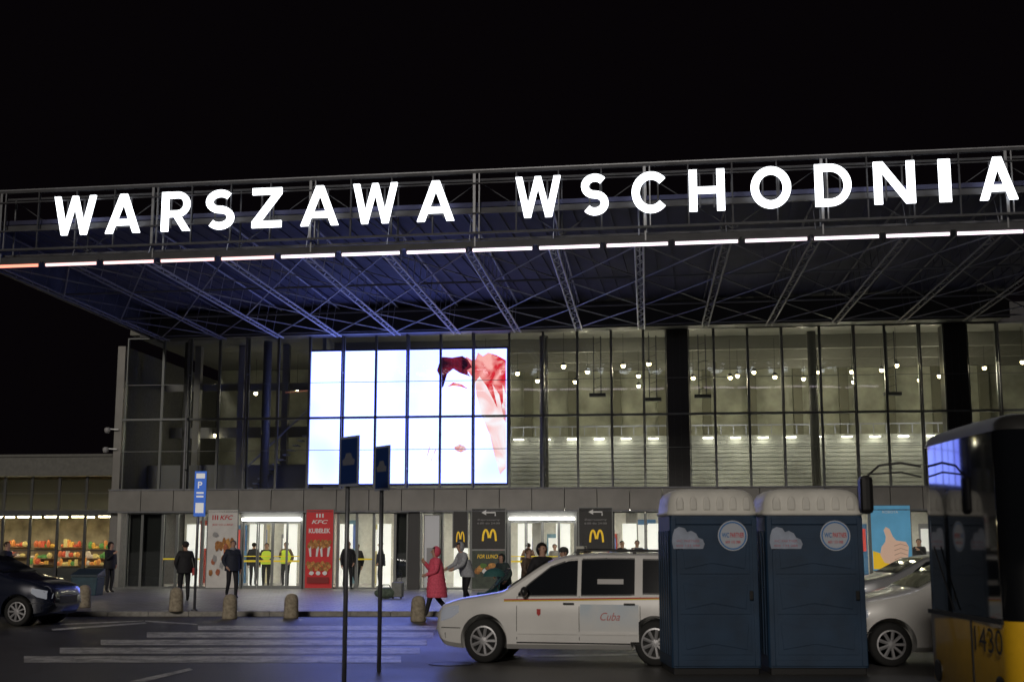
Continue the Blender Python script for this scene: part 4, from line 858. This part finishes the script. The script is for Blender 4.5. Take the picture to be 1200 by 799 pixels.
# ================================================================= people
SKIN=mat('skin',(.55,.33,.24),.55)
def person(loc,yaw,h,label,jk,tr,hair,arms=('down','down'),stride=0,lean=0,coat=False,hat=None,hood=False,vest=None,scarf=None,bulk=1.12):
    t=thing('person',label,'person',loc,yaw); k=h/1.76; J=mat('cloth_%d_%d_%d'%tuple(int(c*99) for c in jk),jk,.75,nz=.2,nscale=25,bump=.3); TRm=mat('cloth_%d_%d_%d'%tuple(int(c*99) for c in tr),tr,.8,nz=.2,nscale=25); SH=mat('shoe_dark',(.02,.02,.02),.5)
    V=[];E=[];RD=[]
    def v(p,r): 
        V.append(Vector(p)); RD.append(r); return len(V)-1
    def e(a,b_,c): E.append((a,b_,c))
    ln=lambda z: -lean*(z-.95)
    pel=v((0,0,.96),.14*bulk**.5); sp=v((0,ln(1.15),1.15),.14*bulk); chs=v((0,ln(1.34),1.34),.15*bulk); nk=v((0,ln(1.5)-.01,1.495),.06); h0=v((0,ln(1.58)-.025,1.575),.07); h1=v((0,ln(1.66)-.02,1.665),.09); h2=v((0,ln(1.73)-.01,1.735),.055)
    e(pel,sp,0);e(sp,chs,0);e(chs,nk,0);e(nk,h0,2);e(h0,h1,2);e(h1,h2,2)
    for s in (-1,1):
        st_=stride*s
        hp=v((s*.1,0,.88),.1); kn=v((s*.105,-.05-.14*st_-.03*abs(stride),.5),.074); an=v((s*.1,.0-.36*st_+(.06 if st_<0 else 0),.1+(.06 if st_<0 else 0)),.052); fo=v((s*.11,-.1-.36*st_+.02,.045),.042); to=v((s*.115,-.17-.36*st_+.02,.04),.035)
        e(pel,hp,1);e(hp,kn,1);e(kn,an,1);e(an,fo,3);e(fo,to,3)
        a=arms[0] if s<0 else arms[1]
        shp=Vector((s*.175,ln(1.42),1.42)); sh_=v(shp,.085*bulk)
        if a=='down': el,wr=(s*.255,.03+ln(1.3)+.1*st_,1.13),(s*.26,-.06+ln(1.2)+.2*st_,.88)
        elif a=='phone': el,wr=(s*.23,-.08+ln(1.3),1.15),(s*.1,-.27+ln(1.3),1.36)
        elif a=='push': el,wr=(s*.24,-.14+ln(1.3),1.17),(s*.2,-.40+ln(1.3),1.07)
        elif a=='pocket': el,wr=(s*.285,.06+ln(1.3),1.14),(s*.2,-.08+ln(1.3),.96)
        else: el,wr=(s*.26,-.02+ln(1.3),1.15),(s*.14,-.24+ln(1.3),1.08)
        ei=v(el,.062*bulk); wi=v(wr,.043*bulk); e(chs,sh_,0);e(sh_,ei,0);e(ei,wi,0)
        d_=(Vector(wr)-Vector(el)).normalized(); pp=d_.cross(Vector((1,0,0))).normalized(); pm=v(Vector(wr)+d_*.07,.032); e(wi,pm,2)
        inn=Vector((-s,0,0))
        for q in range(4):
            o_=pp*(-.028+.019*q); ll=(.05,.06,.056,.042)[q]
            f1=v(Vector(wr)+d_*(.1+ll*.3)+o_,.0105); f2=v(Vector(wr)+d_*(.1+ll)+o_+inn*.02,.009); e(pm,f1,2);e(f1,f2,2)
        th=v(Vector(wr)+d_*.06-pp*.045+inn*.015,.012); t2=v(Vector(wr)+d_*.1-pp*.055+inn*.025,.01); e(pm,th,2);e(th,t2,2)
    me=bpy.data.meshes.new('b'); me.from_pydata([tuple(p) for p in V],[(a,b_) for a,b_,c in E],[]); o=bpy.data.objects.new('b',me); C.objects.link(o)
    sk=o.modifiers.new('s','SKIN'); 
    for i,r in enumerate(RD): me.skin_vertices[0].data[i].radius=(r,r*(.86 if i in (0,1,2) else 1)); me.skin_vertices[0].data[i].use_root=(i==0)
    su=o.modifiers.new('u','SUBSURF'); su.levels=1; su.render_levels=1
    m2=evalmesh(o); bpy.data.objects.remove(o)
    m2.materials.clear()
    for m_ in (J,TRm,SKIN,SH): m2.materials.append(m_)
    for p_ in m2.polygons:
        p_.use_smooth=True; c=p_.center; best=9;bc=0
        for a,b_,ct in E:
            A=V[a];B=V[b_];d_=B-A; f=max(0,min(1,(c-A).dot(d_)/max(1e-9,d_.length_squared))); ds=(c-(A+d_*f)).length-(RD[a]*(1-f)+RD[b_]*f)
            if ds<best: best=ds;bc=ct
        if bc==0 and c.z<.9 and abs(c.x)<.2 and not coat: bc=1
        p_.material_index=bc
    bo=bpy.data.objects.new('body',m2); C.objects.link(bo); bo.parent=t; bo.scale=(k,k,k)
    hy=ln(1.67)-.02
    HM=mat('hair_%d'%int(hair[0]*300),hair,.7,nz=.3,nscale=60)
    def child(b,n,m,sm_=True):
        b.v=[(x*k,y*k,z*k) for x,y,z in b.v]; return b.build(n,m,t,smooth=sm_)
    if hood: b=MB(); b.ell((0,hy+.035,1.65),(.118,.125,.145),14,10,keep=lambda p_:p_[1]>hy-.04); child(b,'hood',J)
    b=MB(); b.ell((0,hy+.012,1.68),(.094,.106,.092),14,10,keep=lambda p_:not(p_[1]<hy-.035 and p_[2]<1.715)); child(b,'hair',HM)
    if hat:
        b=MB(); b.ell((0,hy,1.71),(.104,.114,.085),14,8,keep=lambda p_:p_[2]>1.68); b.lathe([(.106,1.675),(.112,1.69),(.104,1.715)],(0,hy,0),n=14,cap=False); child(b,'hat',mat('hat_%d'%int(hat[0]*99),hat,.8))
    for s in (-1,1):
        b=MB(); b.ell((s*.032,hy-.082,1.668),(.012,.008,.008),8,6); child(b,'eye',BLACK); b=MB(); b.ell((s*.09,hy,1.655),(.012,.022,.032),8,6); child(b,'ear',SKIN)
    b=MB(); b.ell((0,hy-.095,1.64),(.013,.02,.024),8,6); child(b,'nose',SKIN); b=MB(); b.ell((0,hy-.08,1.603),(.024,.008,.006),8,5); child(b,'mouth',mat('lips',(.35,.12,.1),.5))
    if coat or vest:
        b=MB(); rows=[(1.48,.12,.10),(1.41,.2,.15),(1.25,.225,.19),(1.05,.225,.20),(.9,.245,.22),(.72,.265,.245)]+([(.50,.275,.25)] if coat else [])
        if vest: rows=[(1.45,.14,.11),(1.40,.21,.16),(1.25,.225,.19),(.92,.22,.2)]
        N=int((rows[0][0]-rows[-1][0])/.03); vs=[];fs=[];n=24
        for i in range(N+1):
            z=rows[0][0]-(rows[0][0]-rows[-1][0])*i/N
            rx=interp([(-a,b_) for a,b_,c in rows],-z); ry=interp([(-a,c) for a,b_,c in rows],-z); q=(abs(sin(z*pi/.1))*.016 if coat else 0)
            for j in range(n): a=2*pi*j/n; vs.append((cos(a)*(rx+q),sin(a)*(ry+q)+ln(z)*.9-.005+(stride*.05*(1.3-z)*sin(a*2)),z))
        for i in range(N):
            for j in range(n): fs.append((i*n+j,i*n+(j+1)%n,(i+1)*n+(j+1)%n,(i+1)*n+j))
        b.add(vs,fs); child(b,'coat' if coat else 'vest',J if coat else vest)
    elif jk[0]<.3 or hood:
        b=MB(); rows=[(1.30,.20,.16),(1.1,.215,.18),(.95,.22,.19),(.84,.225,.19)]; vs=[];fs=[];n=20;N=12
        for i in range(N+1):
            z=1.30-(.46)*i/N; rx=interp([(-a,b_) for a,b_,c in rows],-z)*bulk/1.12; ry=interp([(-a,c) for a,b_,c in rows],-z)*bulk/1.12
            for j in range(n): a=2*pi*j/n; vs.append((cos(a)*rx,sin(a)*ry+ln(z)*.95,z))
        for i in range(N):
            for j in range(n): fs.append((i*n+j,i*n+(j+1)%n,(i+1)*n+(j+1)%n,(i+1)*n+j))
        b.add(vs,fs); child(b,'jacket_hem',J)
    if scarf:
        b=MB(); b.lathe([(.075,1.46),(.1,1.49),(.095,1.53),(.075,1.55)],(0,ln(1.5)-.01,0),n=14,cap=False); child(b,'scarf',mat('scarf',scarf,.9))
    return t
DK=(.02,.02,.024); NV=(.02,.025,.045); HB=(.03,.018,.012)
def gp(px,py):
    g=ground(px,py,0.0)
    if g.y>kY+.1: g=ground(px,py,.12)
    return g
def H(g,px,py): return atY(px,py,g.y).z-g.z
g=gp(511,723); person(g,radians(-78),H(g,512,641),'person in a long red puffer coat walking left past the bollard',(.9,.12,.2),DK,HB,('phone','bent'),.75,.04,coat=True,hood=True,bulk=1.25)
g=gp(547,712); person(g,radians(-60),1.68,'person in a light grey jacket bending over the pushchair',(.42,.44,.48),DK,HB,('push','push'),.3,.32,hood=True,bulk=1.2)
g=gp(271,701); person(g,radians(30),H(g,271,633),'person in a dark jacket standing left of the left lit doors',NV,DK,(.25,.2,.14),('pocket','down'),.3,0,scarf=(.3,.3,.32),bulk=1.18)
g3=g
g=gp(215,704); person(g,radians(-160),H(g,215,635),'person in black seen from behind near the parking sign',DK,DK,HB,('down','pocket'),.35,0,hat=(.02,.02,.02),bulk=1.18)
g4=g
g=gp(127,694); person(g,radians(60),1.72,'person in dark clothes standing at the left corner of the station',DK,DK,HB,('phone','pocket'),.0,.03,hood=True)
g=gp(407,690); person(g,radians(20),1.76,'left person of the dark pair by the windows right of the red banner',DK,DK,HB,('down','pocket'),.4)
g=gp(418,689); person(g,radians(-30),1.68,'right person of the dark pair by the windows right of the red banner',(.05,.04,.04),DK,(.1,.06,.03),('pocket','down'),.2)
VY=mat('hi_vis_yellow',(.6,.75,.05),.6,em=.3)
w=FA.W(FA.L(312,660,1.2)[0],1.2,.13); person(w,radians(10),1.7,'left person in a yellow safety vest behind the left lit doors',NV,DK,HB,('bent','bent'),.1,0,vest=VY)
w=FA.W(FA.L(297,660,2.6)[0],2.6,.13); person(w,radians(170),1.72,'person in dark clothes inside the left doors behind the two safety vests',DK,DK,HB)
w=FA.W(FA.L(335,660,1.6)[0],1.6,.13); person(w,radians(-20),1.74,'right person in a yellow safety vest behind the left lit doors',(.14,.09,.06),DK,HB,('phone','pocket'),vest=VY)
w=FA.W(FA.L(446,660,1.0)[0],1.0,.13); person(w,radians(-80),1.75,'person in dark coat standing inside behind the plain glass',NV,NV,HB,('pocket','pocket'))
g=ground(635,740); person(g,radians(30),H(g,635,637),'person in a black jacket standing behind the taxi bonnet',DK,DK,HB,('pocket','pocket'),0,.03,hood=True,bulk=1.2)
g=ground(662,736); person(g,radians(-60),H(g,662,642),'person in a black woolly hat behind the taxi roof',(.04,.04,.045),DK,HB,('phone','pocket'),0,0,hat=(.05,.05,.05),bulk=1.15)
g=ground(689,730); person(g,radians(100),H(g,689,645),'person in a dark grey coat with pale scarf behind the taxi roof',(.07,.07,.08),DK,(.2,.14,.08),('bent','pocket'),0,0,scarf=(.4,.35,.3))
g=ground(619,720); person(g,radians(60),1.66,'shorter person in a brown coat between the central doors and the taxi',(.1,.07,.05),DK,(.1,.06,.03),('bent','down'),.2,0)
g=ground(591,716); person(g,radians(-40),1.5,'person in a dark padded jacket beside the pushchair',(.03,.05,.05),DK,HB,('bent','pocket'),.2,.2,hood=True,bulk=1.2)
w=FA.W(FA.L(729,660,1.3)[0],1.3,.13); person(w,radians(40),1.78,'left of the two dark persons inside the window above the taxi',DK,DK,HB)
w=FA.W(FA.L(747,660,.9)[0],.9,.13); person(w,radians(-20),1.8,'right of the two dark persons inside the window above the taxi',NV,DK,HB,('phone','pocket'))
w=FA.W(FA.L(1078,660,1.2)[0],1.2,.13); person(w,radians(-40),1.85,'person in a dark coat inside the right window beside the blue poster',DK,DK,HB,('pocket','phone'))
w=FA.W(FA.L(619,660,2.5)[0],2.5,.13); person(w,radians(160),1.7,'person in brown jacket walking away inside the central doors',(.15,.08,.05),DK,HB,('down','down'),.6)
w=FA.W(FA.L(650,660,1.5)[0],1.5,.13); person(w,radians(20),1.66,'person in a pale jacket coming out of the central doors',(.3,.28,.26),DK,HB,('down','bent'),.5)
g=ground(4,706); person(g,radians(80),1.85,'person in black standing behind the dark car at the left edge',DK,DK,HB,('phone','pocket'))
# bags
t=thing('shoulder_bag','small red shoulder bag carried by the person in black near the parking sign','bag',(g4.x+.3,g4.y-.02,.12+.85))
b=MB(); b.box((-.05,-.13,-.1),(.06,.13,.12)); b.build('pouch',mat('bag_red',(.45,.04,.04),.5),t,bevel=.03); b=MB(); b.path([(0,-.1,.11),(-.08,-.05,.4),(-.2,.0,.6),(-.1,.05,.42),(0,.1,.11)],.012); b.build('strap',BLACK,t)
t=thing('travel_bag','bulging green travel bag lying on the pavement by the dark pillar','bag',gp(452,701),.2)
b=MB(); b.ell((0,0,.17),(.36,.2,.17),16,10); b.build('bag_body',mat('bag_green',(.12,.16,.12),.8,nz=.4,nscale=12,bump=.6),t,smooth=True); b=MB(); b.path([(-.15,-.05,.3),(-.1,-.05,.42),(.1,-.05,.42),(.15,-.05,.3)],.015); b.build('handle',BLACK,t)
t=thing('suitcase','grey upright suitcase standing beside the green travel bag','suitcase',gp(466,701),-.3)
b=MB(); b.box((-.17,-.11,.05),(.17,.11,.5)); b.build('shell',mat('case_grey',(.22,.23,.22),.5,nz=.2),t,bevel=.03); b=MB(); b.path([(-.09,.08,.5),(-.09,.08,.75),(.09,.08,.75),(.09,.08,.5)],.01); b.build('handle',CHROME,t)
for s in (-1,1): b=MB(); b.lathe([(.035,-.015),(.035,.015)],(s*.13,-.06,.035),'x',12); b.build('wheel',RUB,t)
g=gp(574,713); t=thing('pushchair','dark teal pushchair with folded hood in front of the grey jacketed person','pushchair',g,radians(-80))
TEAL=mat('teal_fabric',(.03,.12,.12),.8,nz=.2,nscale=20)
b=MB()
for s in (-1,1): b.path([(s*.24,.5,1.02),(s*.24,.15,.6),(s*.23,-.35,.15)],.014); b.path([(s*.24,.15,.6),(s*.24,.3,.14)],.014)
b.path([(-.24,.5,1.02),(.24,.5,1.02)],.018); b.path([(-.23,-.3,.18),(.23,-.3,.18)],.012); b.build('frame',CHROME,t)
b=MB(); b.add([(-.2,-.3,.42),(.2,-.3,.42),(.2,.1,.40),(-.2,.1,.40),(-.2,.28,.9),(.2,.28,.9),(-.2,-.32,.34),(.2,-.32,.34),(.2,.2,.34),(-.2,.2,.34)],[(0,1,2,3),(3,2,5,4),(0,6,7,1),(6,9,8,7),(9,4,5,8),(0,3,4,9,6),(1,7,8,5,2)]); b.build('seat',TEAL,t,bevel=.03)
b=MB(); b.ell((0,.12,.82),(.23,.3,.22),16,10,keep=lambda p_:p_[2]>.8); b.build('hood',TEAL,t,smooth=True)
for s in (-1,1):
    for y_,r in ((-.34,.11),(.3,.14)):
        b=MB(); b.lathe([(r*.75,-.02),(r,-.018),(r,.018),(r*.75,.02),(r*.75,-.02)],(s*.25,y_,r),'x',18,cap=False); b.lathe([(.02,-.02),(.02,.02)],(s*.25,y_,r),'x',10)
        for k in range(6): a=pi*k/3; b.tube((s*.25,y_,r),(s*.25,y_+cos(a)*r*.8,r+sin(a)*r*.8),.005,n=4)
        b.build('wheel',RUB,t)
g=gp(102,697); t=thing('grit_container','low dark teal storage container with sloping lid at the left station corner','container',g,-.1)
b=MB(); b.prism([(-.42,0),(.42,0),(.46,.6),(-.46,.6)],-.3,.3); b.build('container_body',mat('bin_teal',(.02,.06,.085),.5,nz=.2),t,bevel=.03)
b=MB(); b.add([(-.48,-.33,.602),(.48,-.33,.602),(.48,.33,.602),(-.48,.33,.602),(-.46,-.3,.68),(.46,-.3,.68),(.46,.3,.86),(-.46,.3,.86)],[(0,3,2,1),(4,5,6,7),(0,1,5,4),(1,2,6,5),(2,3,7,6),(3,0,4,7)]); b.build('lid',mat('bin_lid',(.03,.05,.07),.5),t,bevel=.02)
# ================================================================= lights, world, camera
w=bpy.data.worlds.new('World'); S.world=w; w.use_nodes=True; bg=w.node_tree.nodes['Background']; bg.inputs[0].default_value=(.45,.3,.42,1); bg.inputs[1].default_value=.004
l=bpy.data.lights.new('street_lamp_fill','SUN'); l.energy=.9; l.angle=radians(9); l.color=(1,.91,.80); o=bpy.data.objects.new('street_lamp_fill',l); C.objects.link(o); o.rotation_euler=Vector((.22,.93,-.36)).to_track_quat('-Z','Y').to_euler()  # dim directional lamp standing in for unseen street lamps behind the camera
cam=bpy.data.cameras.new('camera'); cam.lens=36*FPX/1200; cam.sensor_width=36; cam.clip_end=2000; co=bpy.data.objects.new('camera',cam); C.objects.link(co); co.location=(0,0,CH); co.rotation_euler=(pi/2+TH,0,0); S.camera=co
cam.dof.use_dof=True; cam.dof.focus_distance=38; cam.dof.aperture_fstop=2.0
S.view_settings.view_transform='Standard'; S.view_settings.look='None'; S.view_settings.exposure=0
